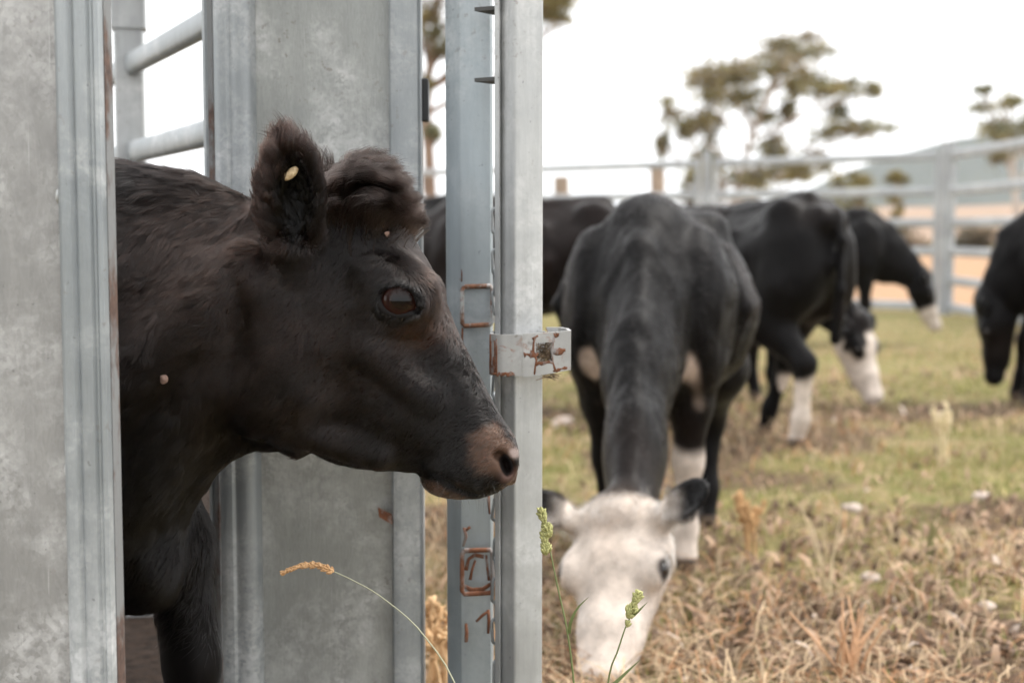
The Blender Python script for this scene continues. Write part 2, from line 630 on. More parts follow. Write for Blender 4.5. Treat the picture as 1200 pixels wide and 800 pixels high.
    Fd.ell((496, 364, 88), (9, 3.5, 10), 5, M=[[c, -s, 0], [s, c, 0], [0, 0, 1]], carve=True, sym=True)
    # wrinkles under the eye
    Fd.chain([(446, 366, 88), (458, 381, 88), (484, 388, 84)], [1.6, 2.6, 1.6], 5, carve=True, sym=True)
    # ears: stalk, leaf-shaped shell, cupped hollow
    Fd.chain([(360, 312, 64), (360, 290, 80), (358, 262, 92)], [27, 23, 17], 16, sym=True)
    c, s = math.cos(-0.05), math.sin(-0.05)
    Me = [[c, -s, 0], [s, c, 0], [0, 0, 1]]
    Fd.ell((357, 244, 102), (28, 55, 21), 12, M=Me, sym=True)
    Fd.ell((364, 247, 120), (19, 44, 24), 6, M=Me, carve=True, sym=True)
    # legs: far fore leg stepping forward, near fore leg, hind legs; hooves end at the ground
    Fd.chain([(115, 550, 72), (178, 650, 70), (201, 800, 68), (204, 960, 66), (208, 1035, 64), (224, 1078, 62)], [80, 46, 34, 23, 24, 26], 26)
    Fd.chain([(40, 560, -110), (20, 680, -100), (10, 830, -95), (0, 960, -92), (2, 1040, -90), (14, 1088, -90)], [80, 46, 34, 23, 24, 26], 26)
    for sg, dx in ((1, 40), (-1, -30)):
        Fd.chain([(-760 + dx, 430, 110 * sg), (-700 + dx, 640, 120 * sg), (-800 + dx, 830, 110 * sg), (-775 + dx, 1010, 105 * sg), (-755 + dx, 1075 + 8 * sg, 105 * sg)], [120, 85, 38, 24, 27], 40)
    return Fd

def hero_color(P, N):
    """colour by place on the animal (P in photo units with |q|)"""
    x, y, q = P[:, 0], P[:, 1], np.abs(P[:, 2])
    n1 = vnoise(P, 0.02, 1)
    n2 = vnoise(P, 0.09, 2)
    black = np.array([0.0050, 0.0042, 0.0041])
    brown = np.array([0.0165, 0.0095, 0.0072])
    tan = np.array([0.135, 0.080, 0.056])
    rust = np.array([0.062, 0.026, 0.013])
    def mixc(C, c, w):
        return C + (c - C) * w[:, None]
    C = np.tile(black, (len(P), 1))
    head = smoothstep(240, 330, x)
    # brown cast on cheek, neck side and the ear back
    b = 0.75 * np.exp(-(((x - 380) / 120)**2 + ((y - 430) / 110)**2)) + 0.85 * np.exp(-(((x - 230) / 90)**2 + ((y - 330) / 120)**2))
    b = b + 0.9 * np.exp(-(((x - 330) / 50)**2 + ((y - 250) / 70)**2)) * (1 - 0.0 * head)
    C = mixc(C, brown, np.clip(b * (0.6 + 0.8 * n1), 0, 1))
    C = mixc(C, np.array([0.026, 0.0165, 0.013]), np.clip(0.8 * np.exp(-(((x - 235) / 60)**2 + ((y - 300) / 70)**2)) * smoothstep(0.35, 0.75, n2), 0, 1))
    # dark streak down the bridge of the nose and the topline
    C = mixc(C, black * 0.9, np.clip(np.exp(-((x - 150) / 90)**2 - ((y - 205) / 25)**2), 0, 1))
    # around the eye
    d = np.hypot((x - 496) / 24, (y - 384) / 20)
    C = mixc(C, rust, 0.75 * np.exp(-d**2) * (0.5 + n2))
    d = np.hypot((x - 505) / 24, (y - 350) / 40)
    C = mixc(C, brown * 1.2, 0.6 * np.exp(-d**2))
    d = np.hypot((x - 476) / 30, (y - 356) / 24)
    C = mixc(C, np.array([0.010, 0.009, 0.009]), smoothstep(1.15, 0.9, d))
    # muzzle: tan nose skin around the nostril, pale scar at the tip, brown lower lip
    d = np.hypot((x - 577) / 26, (y - 520) / 30)
    C = mixc(C, tan * 0.62, np.clip(smoothstep(1.15, 0.65, d + 0.35 * (n2 - 0.5)), 0, 1) * 0.85)
    d = np.hypot((x - 603) / 8, (y - 524) / 7)
    C = mixc(C, np.array([0.20, 0.155, 0.14]), smoothstep(1.2, 0.4, d))
    d = np.hypot((x - 600) / 14, (y - 550) / 12)
    C = mixc(C, np.array([0.10, 0.06, 0.05]), 0.8 * smoothstep(1.3, 0.5, d))
    lip = smoothstep(1.2, 0.7, np.hypot((x - 522) / 34, (y - 568) / 13))
    C = mixc(C, tan * 0.75, lip * (0.5 + 0.5 * n2))
    d = np.hypot((x - 560) / 30, (y - 565) / 9)
    C = mixc(C, black * 0.7, 0.8 * smoothstep(1.2, 0.5, d))
    # dark line of the closed mouth
    for (x0, y0), (x1, y1) in (((498, 536), (512, 549)), ((512, 549), (530, 560)), ((530, 560), (553, 569)), ((553, 569), (580, 573))):
        L2 = (x1 - x0)**2 + (y1 - y0)**2
        tt = np.clip(((x - x0) * (x1 - x0) + (y - y0) * (y1 - y0)) / L2, 0, 1)
        C = mixc(C, black * 0.4, smoothstep(6.5, 3.0, np.hypot(x - x0 - tt * (x1 - x0), y - y0 - tt * (y1 - y0))))
    # hollow of ear and nostril, darkened in the colour
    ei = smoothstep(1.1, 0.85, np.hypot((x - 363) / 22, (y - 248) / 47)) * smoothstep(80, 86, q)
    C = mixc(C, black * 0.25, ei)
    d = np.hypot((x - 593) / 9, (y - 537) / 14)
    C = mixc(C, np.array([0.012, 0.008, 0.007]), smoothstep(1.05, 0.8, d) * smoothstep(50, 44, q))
    return C
# ---------------------------------------------------------------- coat materials
def coat_material(name, rough=0.5, bump=0.25, scale=900):
    k = NT(name)
    at_ = k.n('Attribute', attribute_name='Col')
    v = k.coord()
    n = k.noise(v, scale * 0.05, 4)
    col = k.mix(1.0, at_.outputs['Color'], k.ramp(n, [(0.3, 0.75), (0.7, 1.2)]), 'MULTIPLY')
    k.set('Base Color', col)
    k.set('Roughness', rough)
    k.set('Specular IOR Level', 0.08)
    k.set('Sheen Weight', 0.04)
    k.set('Sheen Roughness', 0.4)
    k.bump(k.noise(v, scale, 3), bump, 0.001)
    return k.m
M_COAT = coat_material('calf_coat')
def hair_material(name, rough=0.22, gain=1.0):
    k = NT(name)
    at_ = k.n('Attribute', attribute_name='Col')
    h = k.n('BsdfHairPrincipled')
    h.model = 'CHIANG'
    h.parametrization = 'COLOR'
    k.l(at_.outputs['Color'], h.inputs['Color'])
    h.inputs['Roughness'].default_value = rough
    h.inputs['Radial Roughness'].default_value = 0.5
    h.inputs['Coat'].default_value = 0.0
    h.inputs['IOR'].default_value = 1.38
    k.l(h.outputs[0], k.t.nodes['Material Output'].inputs['Surface'])
    return k.m
M_HAIR = hair_material('calf_hair')

def strands(P0, N, Fl, L, lift, k=5, curl=None):
    """strands lying along flow Fl, leaving the skin by `lift`"""
    s = np.linspace(0, 1, k)[None, :, None]
    P = P0[:, None, :] + L[:, None, None] * (Fl[:, None, :] * s + N[:, None, :] * lift[:, None, None] * (s - 0.55 * s * s))
    if curl is not None:
        P = P + curl
    return P

def unit(a):
    return a / (np.linalg.norm(a, axis=-1, keepdims=True) + 1e-9)

def build_hero():
    Fd = build_hero_field()
    V, F = Fd.extract(smooth=2, lam=0.45)
    del Fd
    Q = V.copy()                                # (x, y, q): q measured from the calf's middle plane
    W = V.copy()
    W[:, 2] += hero_mid(V[:, 0])
    F = F[:, ::-1] if orient_sign(hero_world(W), F) < 0 else F
    base = hero_world(np.array([[-380.0, 1110.0, 235.0]]))[0]
    base[2] = 0.0
    root = thing('calf', 'black calf pushing its head out between galvanised steel panels', 'calf', base)
    Xw = hero_world(W)
    Xw[:, 2] = np.maximum(Xw[:, 2], 0.004)
    me = np_mesh('calf_body', Xw - base, F)
    Nw = vert_normals(Xw, F)
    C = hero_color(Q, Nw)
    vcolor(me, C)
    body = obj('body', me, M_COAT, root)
    # eyeballs
    k = NT('calf_eye')
    v = k.coord()
    k.set('Base Color', k.n('Attribute', attribute_name='Col').outputs['Color'])
    k.set('Roughness', 0.05)
    k.set('IOR', 1.31)
    for sg in (-1, 1):
        c = np.array([[EYE[0], EYE[1], EYE[2] * sg + hero_mid(np.array([EYE[0]]))[0]]])
        cw = hero_world(c)[0] - base
        vs, fs = uv_sphere(EYE[3] * S, 28, 18)
        em = np_mesh('eye', vs + cw, fs)
        ex, ey = vs @ RT / S, -(vs @ UP) / S
        iris = smoothstep(1.15, 0.8, np.hypot((ex - 3) / 14, ey / 12))[:, None]
        pup = smoothstep(1.1, 0.85, np.hypot((ex - 3) / 9.5, ey / 6))[:, None]
        ec = np.array([0.022, 0.008, 0.006]) * (1 - iris) + np.array([0.009, 0.004, 0.003]) * iris
        vcolor(em, ec * (1 - pup) + np.array([0.002, 0.002, 0.0025]) * pup)
        obj('eye', em, k.m, root)
    # ---- fur
    x, y, q = Q[:, 0], Q[:, 1], Q[:, 2]
    E = np.array([0.755, 0.656]); Nn = np.array([0.656, -0.755])
    t = (x - 318) * E[0] + (y - 300) * E[1]
    h = (x - 318) * Nn[0] + (y - 300) * Nn[1]
    qa = np.abs(q)
    near = np.where(q < 0, 1.0, 0.4)
    w = smoothstep(60, 110, x) * smoothstep(790, 700, y) * near
    eye_d = np.hypot((x - EYE[0]) / 26, (y - EYE[1]) / 20)
    w *= np.where((qa > 60) & (eye_d < 0.95), 0.0, 1.0)
    nose = smoothstep(22, 14, np.hypot((x - 593) * 0.95, (y - 536) * 0.75))
    w *= 1 - nose
    w *= 1 - 0.6 * smoothstep(600, 660, y)
    ear = smoothstep(74, 88, qa) * smoothstep(310, 285, y) * smoothstep(285, 300, x) * smoothstep(420, 405, x)
    hollow = ear * np.where(np.abs(Nw @ FW) > 0.0, 1, 1)
    n_h = 260000
    T, B = sample_surface(Xw, F, w, n_h)
    def ip(A):
        return (A[T] * B[:, :, None]).sum(1) if A.ndim == 2 else (A[T] * B).sum(1)
    P0, N = ip(Xw), unit(ip(Nw))
    px, py, pq, pt, ph, pe = ip(x), ip(y), ip(q), ip(t), ip(h), ip(ear)
    col = ip(C)
    # flow in photo axes (right, down, away), then to world
    fl = np.zeros((n_h, 3))
    cheek = np.array([-0.62, 0.62, 0.0]); fore = np.array([0.72, 0.68, 0.0]); neck = np.array([-0.62, 0.75, 0.0]); crest = np.array([-0.95, 0.12, 0.0])
    wf = smoothstep(75, 105, ph) * smoothstep(250, 170, pt)
    wn_ = smoothstep(300, 250, px)
    wc = wn_ * smoothstep(285, 215, py)
    fl += cheek * (1 - wn_)[:, None]
    fl += (fore - fl) * wf[:, None]
    fl += neck * wn_[:, None]
    fl += (crest - fl) * wc[:, None]
    fl += (np.array([0.0, -1.0, -0.1]) - fl) * pe[:, None]
    sw = np.stack([px, py, pq], 1)
    j1, j2 = vnoise(sw, 0.03, 3) - 0.5, vnoise(sw, 0.03, 4) - 0.5
    j3, j4 = vnoise(sw, 0.16, 5) - 0.5, vnoise(sw, 0.16, 6) - 0.5
    fl[:, 0] += 0.9 * j1 + 0.9 * j3 + RNG.normal(0, 0.16, n_h)
    fl[:, 1] += 0.9 * j2 + 0.9 * j4 + RNG.normal(0, 0.16, n_h)
    out = np.stack([(px - 357) / 28, (py - 244) / 55, np.zeros(n_h)], 1)
    rimw = pe * smoothstep(0.6, 0.95, np.hypot(out[:, 0], out[:, 1]))
    fl += 0.8 * rimw[:, None] * out
    fw = fl[:, :1] * RT - fl[:, 1:2] * UP + fl[:, 2:3] * FW
    fw = unit(fw - N * (fw * N).sum(1, keepdims=True))
    L = 10.0 + 6.0 * (1 - smoothstep(330, 420, px)) + 2 * wn_ + 16 * wc * smoothstep(260, 200, py) * smoothstep(330, 250, px)
    L = L * (1 - 0.45 * smoothstep(250, 330, pt))
    inner = pe * smoothstep(-0.1, 0.5, -(N @ FW)) * smoothstep(1.0, 0.7, np.hypot((px - EARC[0]) / 20, (py - EARC[1]) / 52))
    L = L + pe * (6 + 14 * smoothstep(225, 190, py)) - inner * 10
    L = np.maximum(L, 4)
    rim = pe * smoothstep(0.75, 1.0, np.hypot((px - 357) / 28, (py - 244) / 55)) 
    L = L * RNG.uniform(0.6, 1.25, n_h)
    lift = 0.22 + 0.25 * wc + 0.55 * pe + 0.5 * rimw + 0.1 * RNG.random(n_h) + 0.25 * smoothstep(0.62, 0.85, vnoise(sw, 0.05, 9))
    rad = (0.24 + 0.10 * RNG.random(n_h)) * S / 1.05 * 1.0
    P = strands(P0, N, fw, L * S, lift, 5)
    csz = 4.2 + 4.0 * wn_ + 3.0 * pe
    wp = np.stack([px, py, pq], 1) + 5.0 * np.stack([vnoise(sw, 0.12, s_) - 0.5 for s_ in (71, 72, 73)], 1)
    cell = np.floor(wp / np.where(csz > 6, 6.0, 4.6)[:, None]).astype(np.int64)
    key = (cell[:, 0] + 4096) * 67108864 + (cell[:, 1] + 4096) * 8192 + (cell[:, 2] + 4096)
    _, first, inv = np.unique(key, return_index=True, return_inverse=True)
    gd = first[inv]
    ss = np.linspace(0, 1, 5)[None, :, None]
    P = P + (P[gd] - P) * ((0.30 + 0.12 * wn_ + 0.30 * pe)[:, None, None] * ss**1.3)
    ctone = (RNG.uniform(0.5, 1.0, len(first))**1.4 * 1.7)[inv]
    tint = (0.75 + 0.6 * RNG.random(n_h))[:, None] * ctone[:, None] * (0.8 + 0.5 * vnoise(sw, 0.05, 11))[:, None]
    hc = col * tint * 0.52
    reddish = (RNG.random(n_h) < 0.10 + 0.25 * pe)[:, None]
    pale = (RNG.random(n_h) < 0.05)[:, None]
    hc = np.where(pale & (pe < 0.5)[:, None], hc * 2.6 + 0.002, hc)
    hc = np.where(reddish, hc * np.array([2.2, 1.6, 1.35]), hc)
    hair_object('coat_hair', P - base, rad, hc, M_HAIR, root)
    # ---- topknot: long tousled locks on the poll
    tw = np.exp(-(((x - 424) / 44)**2 + ((y - 255) / 34)**2 + (q / 50)**2)**1.5) * smoothstep(-0.1, 0.35, (Nw @ UP) + 0.2 * (Nw @ RT) - 0.6 * (Nw @ FW))
    n_t = 17000
    T, B = sample_surface(Xw, F, tw, n_t)
    P0, N = ip(Xw), unit(ip(Nw))
    px, py, pq = ip(x), ip(y), ip(q)
    sw = np.stack([px, py, pq], 1)
    n_g = 170
    gi = RNG.choice(n_t, n_g, replace=False)
    dd = ((sw[:, None, :] - sw[None, gi, :])**2).sum(2) * RNG.uniform(0.7, 1.3, (1, n_g))
    gl = np.argmin(dd, 1)
    gp = sw[gi]
    lk = 3.2 * (np.stack([vnoise(gp, 0.045, s_) for s_ in (81, 82, 83, 84, 85, 86)], 1) - 0.5) + RNG.normal(0, 0.22, (n_g, 6))
    kk = 10
    s = np.linspace(0, 1, kk)[None, :, None]
    def lock_path(p0, nn, x0, q0, lkk, ln, nz):
        m = len(p0)
        d0 = unit(nn * 0.35 + UP * 1.0 + RT * (0.05 + 0.007 * (x0 - 425))[:, None] + lkk[:, 1:2] * RT * 0.16 + lkk[:, 2:3] * FW * 0.16 + FW * (q0 / 160)[:, None] + RNG.normal(0, nz, (m, 3)))
        fall = (0.30 + 0.22 * smoothstep(5, -35, q0) * smoothstep(395, 425, x0))[:, None, None]
        d1 = unit(RT * (0.95 + 0.3 * lkk[:, 3:4]) - UP * (0.75 + 0.35 * lkk[:, 4:5]) + FW * (q0 / 90)[:, None] - FW * (0.25 + 0.25 * lkk[:, 5:6]) + RNG.normal(0, nz, (m, 3)))
        pt = p0[:, None, :] + ln[:, None, None] * (d0[:, None, :] * (s - 0.38 * s * s) + d1[:, None, :] * fall * s**2)
        ph_ = (lkk[:, 3] * 3)[:, None, None]
        return pt + (3.4 * S) * (np.sin(6 * s + ph_) - np.sin(ph_)) * s * RT + (3.0 * S) * (np.cos(5 * s + ph_) - np.cos(ph_)) * s * FW
    lng = np.clip(70 + 10 * lk[:, 0], 44, 92)
    lng = lng * (0.55 + 0.45 * smoothstep(478, 440, px[gi])) * (0.5 + 0.5 * smoothstep(380, 415, px[gi]))
    lng = lng * (1 + 0.28 * np.exp(-((px[gi] - 418) / 18)**2))
    Pg = lock_path(P0[gi], N[gi], px[gi], pq[gi], lk, lng * S, 0.0)
    Pt = lock_path(P0, N, px, pq, lk[gl], lng[gl] * S * RNG.uniform(0.55, 1.12, n_t), 0.10)
    cw = RNG.uniform(0.25, 0.75, n_t)[:, None, None] * smoothstep(0.0, 0.9, s)
    Pt = Pt + (Pg[gl] - Pt) * cw
    tone = RNG.uniform(0.5, 1.5, n_g)[gl][:, None]
    tc = np.array([0.027, 0.0185, 0.0155]) * (0.6 + 0.8 * RNG.random((n_t, 1))) * tone
    hair_object('topknot', Pt - base, np.full(n_t, 0.33 * S), tc, M_HAIR, root)
    # ---- whiskers on the lips and chin
    n_w = 90
    T, B = sample_surface(Xw, F, np.exp(-(((x - 545) / 34)**2 + ((y - 566) / 11)**2)), n_w)
    P0, N = ip(Xw), unit(ip(Nw))
    dn = unit(N * 0.8 - UP * 0.5 + RT * 0.25 + RNG.normal(0, 0.25, (n_w, 3)))
    s5 = np.linspace(0, 1, 5)[None, :, None]
    lw = (RNG.uniform(7, 20, n_w) * S)[:, None, None]
    hair_object('whiskers', P0[:, None] + lw * (dn[:, None] * s5 - UP * 0.25 * s5**2) - base, np.full(n_w, 0.16 * S), np.full((n_w, 3), 0.10) * RNG.uniform(0.2, 2.5, (n_w, 1)), M_HAIR, root)
    # ---- lashes along the upper lids
    n_l = 130
    for sg in (-1, 1):
        a = RNG.uniform(math.pi * 1.08, math.pi * 1.92, n_l)
        lx, ly = 21.5 * np.cos(a), 15.2 * np.sin(a)
        c2, s2 = math.cos(0.22), math.sin(0.22)
        ex, ey = EYE[0] + lx * c2 - ly * s2, EYE[1] + lx * s2 + ly * c2
        ez = sg * (90 - 0.10 * lx - 0.004 * lx * lx) + hero_mid(ex)
        p0 = hero_world(np.stack([ex, ey, ez], 1))
        dn = unit(RT * (0.5 * np.cos(a) + 0.25)[:, None] + FW * (0.9 * sg) - UP * RNG.uniform(0.2, 0.6, (n_l, 1)) + RNG.normal(0, 0.12, (n_l, 3)))
        up_ = unit(RT * (0.5 * np.cos(a) + 0.3)[:, None] + UP * 0.3 + FW * 0.5 * sg)
        ll = (RNG.uniform(8, 15, n_l) * S)[:, None, None]
        s5 = np.linspace(0, 1, 5)[None, :, None]
        hair_object('eyelashes', p0[:, None] + ll * (dn[:, None] * s5 + up_[:, None] * 0.5 * s5**2) - base, np.full(n_l, 0.22 * S), np.full((n_l, 3), 0.012), M_HAIR, root)
    return root, Q, Xw, Nw, F, base

EYE = (476, 355, 74, 23)
EARC = (363, 247)
def uv_sphere(r, nu, nv):
    vs = []
    for j in range(nv + 1):
        th = math.pi * (j + 0.001) / (nv + 0.002)
        for i in range(nu):
            a = 2 * math.pi * i / nu
            vs.append((r * math.sin(th) * math.cos(a), r * math.sin(th) * math.sin(a), r * math.cos(th)))
    fs = [(j * nu + i, (j + 1) * nu + i, (j + 1) * nu + (i + 1) % nu, j * nu + (i + 1) % nu) for j in range(nv) for i in range(nu)]
    return np.array(vs), np.array(fs)
def orient_sign(V, F):
    """sign of the enclosed volume"""
    c = V.mean(0)
    a, b, d, e = (V[F[:, i]] - c for i in range(4))
    return float((np.einsum('ij,ij->i', a, np.cross(b, d)) + np.einsum('ij,ij->i', a, np.cross(d, e))).sum())
# ================================================================ metal
def galv(name, lo=(0.30, 0.315, 0.325), hi=(0.44, 0.455, 0.46), bloom=0.5, spangle=0.5, rust=0.25, metal=0.45, bscale=3.0, streak=0.35, rough=0.46, blotch=0.0):
    """weathered hot-dip galvanising: spangle, white zinc bloom, runs, specks of rust"""
    k = NT(name)
    v = k.coord()
    vs = k.coord((14, 14, 1.3))
    big = k.noise(v, 5.0, 5, 0.6)
    base = k.mix(k.ramp(big, [(0.3, 0), (0.7, 1)]), lo, hi)
    vo = k.n('TexVoronoi', _Scale=85.0)
    k.l(k.mix(0.25, v, k.n('TexNoise', _Scale=20.0).outputs['Color']), vo.inputs['Vector'])
    sp = k.n('SeparateColor')
    k.l(vo.outputs['Color'], sp.inputs[0])
    base = k.mix(spangle * 0.35, base, k.mix(1.0, base, k.ramp(sp.outputs[0], [(0.0, 0.55), (1.0, 1.5)]), 'MULTIPLY'))
    st = k.noise(vs, 2.6, 4, 0.6)
    base = k.mix(streak, base, k.mix(1.0, base, k.ramp(st, [(0.3, 0.68), (0.7, 1.22)]), 'MULTIPLY'))
    bl = k.noise(v, bscale, 7, 0.62, 0.6)
    blm = k.ramp(bl, [(0.46, 0), (0.62, 1)])
    crk = k.noise(v, 40, 6, 0.7, 0.5)
    vc = k.n('TexVoronoi', _Scale=200.0)
    k.l(v, vc.inputs['Vector'])
    sc2 = k.n('SeparateColor')
    k.l(vc.outputs['Color'], sc2.inputs[0])
    cr2 = k.math('ADD', k.math('MULTIPLY', sc2.outputs[0], 0.16), k.math('MULTIPLY', crk, 0.75))
    blm2 = k.math('MULTIPLY', blm, k.ramp(cr2, [(0.33, 0.05), (0.58, 1)]))
    base = k.mix(k.math('MULTIPLY', blm2, bloom), base, (0.70, 0.70, 0.70))
    rs = k.noise(v, 48, 5, 0.7)
    rmask = k.math('MULTIPLY', k.ramp(rs, [(0.70, 0), (0.76, 1)]), k.ramp(k.noise(v, 4.2, 3), [(0.48, 0), (0.6, 1)]))
    base = k.mix(k.math('MULTIPLY', rmask, min(1.0, rust * 3)), base, (0.20, 0.075, 0.03))
    if blotch:
        bn = k.noise(v, 38, 6, 0.7, 0.5)
        base = k.mix(k.math('MULTIPLY', k.ramp(bn, [(0.56, 0), (0.66, 1)]), blotch), base, (0.25, 0.095, 0.04))
    md = k.math('MULTIPLY', k.ramp(k.noise(v, 95, 4, 0.6), [(0.62, 0), (0.68, 1)]), k.ramp(k.noise(v, 3.1, 4, 0.6), [(0.50, 0), (0.64, 0.6)]))
    base = k.mix(md, base, (0.15, 0.12, 0.095))
    scr = k.noise(k.coord((260, 260, 5)), 1.0, 3, 0.6, 0.4)
    base = k.mix(k.math('MULTIPLY', k.ramp(scr, [(0.70, 0), (0.74, 1)]), 0.35), base, (0.62, 0.63, 0.63))
    dk = k.noise(v, 150, 2, 0.5)
    base = k.mix(k.math('MULTIPLY', k.ramp(dk, [(0.72, 0), (0.77, 1)]), 0.5), base, (0.1, 0.1, 0.1))
    k.set('Base Color', base)
    k.set('Metallic', k.math('MULTIPLY', k.math('SUBTRACT', 1.0, k.math('MAXIMUM', blm2, rmask)), metal))
    k.set('Roughness', k.ramp(big, [(0.3, rough - 0.07), (0.7, rough + 0.12)]))
    k.bump(k.math('ADD', k.noise(v, 220, 4), k.math('MULTIPLY', k.noise(v, 30, 3), 1.5)), 0.12, 0.0012)
    return k.m
M_SHEET = galv('galvanised_sheet', (0.215, 0.213, 0.209), (0.31, 0.308, 0.302), bloom=0.65, spangle=0.4, rust=0.15, metal=0.3)
M_CHAN = galv('galvanised_channel', (0.235, 0.258, 0.272), (0.35, 0.37, 0.38), bloom=0.4, rust=0.15, bscale=6.0, metal=0.4)
M_SHEET2 = galv('galvanised_tray', (0.25, 0.26, 0.253), (0.37, 0.38, 0.365), bloom=0.6, spangle=0.5, rust=0.15, metal=0.35, bscale=4.0)
M_POST = galv('galvanised_post', (0.31, 0.32, 0.325), (0.46, 0.47, 0.47), bloom=0.35, spangle=0.25, rust=0.1, metal=0.35, streak=0.6, bscale=5.0, rough=0.4)
M_FRAME = galv('galvanised_frame', (0.28, 0.325, 0.355), (0.39, 0.435, 0.46), bloom=0.3, spangle=0.2, rust=0.35, metal=0.4, streak=0.4, rough=0.4)
M_RAIL = galv('galvanised_rail', (0.27, 0.28, 0.295), (0.36, 0.37, 0.38), bloom=0.4, spangle=0.2, rust=0.0, metal=0.25)
M_CLAMP = galv('worn_clamp_zinc', (0.29, 0.29, 0.29), (0.44, 0.44, 0.43), bloom=0.55, spangle=0.2, rust=0.9, metal=0.25, bscale=14.0, blotch=0.7)

def rust_material(name, a=(0.055, 0.026, 0.016), b=(0.20, 0.085, 0.045), zinc=0.0, zcol=(0.36, 0.37, 0.37), zscale=38):
    k = NT(name)
    v = k.coord()
    n = k.noise(v, 90, 6, 0.7)
    col = k.mix(k.ramp(n, [(0.32, 0), (0.68, 1)]), a, b)
    if zinc:
        z = k.noise(k.coord((1, 1, 0.5)), zscale, 6, 0.7)
        col = k.mix(k.ramp(z, [(0.5 - 0.15 * zinc, 1), (0.6 - 0.15 * zinc, 0)]), col, zcol)
    k.set('Base Color', col)
    k.set('Roughness', 0.85)
    k.bump(n, 0.5, 0.0015)
    return k.m
M_RUST = rust_material('rust')
M_RUSTEDGE = rust_material('rusted_sheet_edge', (0.045, 0.028, 0.023), (0.125, 0.075, 0.056), zinc=0.1, zcol=(0.17, 0.175, 0.178), zscale=13)
M_RUSTBAR = rust_material('rust_on_rod', (0.09, 0.04, 0.022), (0.27, 0.13, 0.075), zinc=0.55)
M_ORANGE = rust_material('orange_rust', (0.095, 0.036, 0.018), (0.225, 0.088, 0.042), zinc=0.8, zcol=(0.27, 0.25, 0.24))

def arc(cx, cy, r, a0, a1, n):
    return [(cx + r * math.cos(math.radians(a0 + (a1 - a0) * i / n)), cy + r * math.sin(math.radians(a0 + (a1 - a0) * i / n))) for i in range(n + 1)]

def X_at(x, d):
    return (x - 600) / FPX * d

# ---------------------------------------------------------------- ground and far country
def ground_material():
    k = NT('paddock_ground')
    v = k.coord()
    n1 = k.noise(v, 0.9, 6, 0.65)
    n2 = k.noise(v, 7.0, 6, 0.7)
    n3 = k.noise(v, 42.0, 4, 0.7)
    col = k.mix(k.ramp(n1, [(0.38, 0), (0.62, 1)]), (0.195, 0.16, 0.075), (0.17, 0.165, 0.062))
    col = k.mix(k.ramp(n2, [(0.45, 0), (0.72, 1)]), col, (0.30, 0.215, 0.125))
    da = k.n('Attribute', attribute_name='Dirt')
    dm = k.math('ADD', da.outputs['Fac'], k.math('MULTIPLY', k.math('SUBTRACT', k.noise(v, 9.0, 5, 0.7), 0.5), 0.9))
    col = k.mix(k.ramp(dm, [(0.35, 0), (0.75, 0.9)]), col, (0.105, 0.068, 0.046))
    col = k.mix(0.55, col, k.mix(1.0, col, k.ramp(n3, [(0.3, 0.5), (0.7, 1.5)]), 'MULTIPLY'))
    k.set('Base Color', col)
    k.set('Roughness', 0.95)
    k.set('Specular IOR Level', 0.1)
    k.bump(k.math('ADD', n2, n3), 0.8, 0.03)
    return k.m
def grid_sheet(name, xs, ys, zfn):
    X, Y = np.meshgrid(xs, ys, indexing='ij')
    P = np.stack([X.ravel(), Y.ravel(), np.zeros(X.size)], 1)
    P[:, 2] = zfn(P)
    nx, ny = len(xs), len(ys)
    i = np.arange(nx * ny).reshape(nx, ny)
    F = np.stack([i[:-1, :-1].ravel(), i[1:, :-1].ravel(), i[1:, 1:].ravel(), i[:-1, 1:].ravel()], 1)
    return np_mesh(name, P, F)
def ground_z(P):
    near = smoothstep(14.0, 9.0, np.abs(P[:, 1]))
    return near * ((vnoise(P * [1, 1, 0], 1.3, 31) - 0.5) * 0.05 + (vnoise(P * [1, 1, 0], 5.0, 32) - 0.5) * 0.025)
gx = np.concatenate([[-6000, -1500, -400, -100, -40, -20, -12], np.arange(-8, 8.01, 0.1), [12, 20, 40, 100, 400, 1500, 6000]])
gy = np.concatenate([[-3000, -500, -60, -10, -2], np.arange(0, 14.01, 0.1), [16, 20, 30, 60, 120, 400, 1500, 6000]])
ground = tag(obj('ground', grid_sheet('ground', gx, gy, ground_z), ground_material()), kind='structure')
def dirt_at(P):
    P = np.asarray(P) * [1, 1, 0]
    return smoothstep(0.50, 0.66, 0.6 * vnoise(P, 1.1, 33) + 0.4 * vnoise(P, 3.3, 34) + 0.06 * smoothstep(4.5, 2.8, P[:, 1])) * smoothstep(9.0, 6.0, P[:, 1])
_gp = np.zeros(len(ground.data.vertices) * 3, np.float32)
ground.data.vertices.foreach_get('co', _gp)
_da = ground.data.attributes.new('Dirt', 'FLOAT', 'POINT')
_da.data.foreach_set('value', dirt_at(_gp.reshape(-1, 3)).astype(np.float32))
def gz(x, y):
    return float(ground_z(np.array([[x, y, 0.0]]))[0])

def dry_material(name, a, b, c, sc=0.2):
    k = NT(name)
    v = k.coord()
    col = k.mix(k.ramp(k.noise(v, sc, 5, 0.65), [(0.35, 0), (0.65, 1)]), a, b)
    col = k.mix(k.ramp(k.noise(v, sc * 9, 5, 0.65), [(0.5, 0), (0.75, 0.7)]), col, c)
    k.set('Base Color', col)
    k.set('Roughness', 0.95)
    k.set('Specular IOR Level', 0.1)
    return k.m
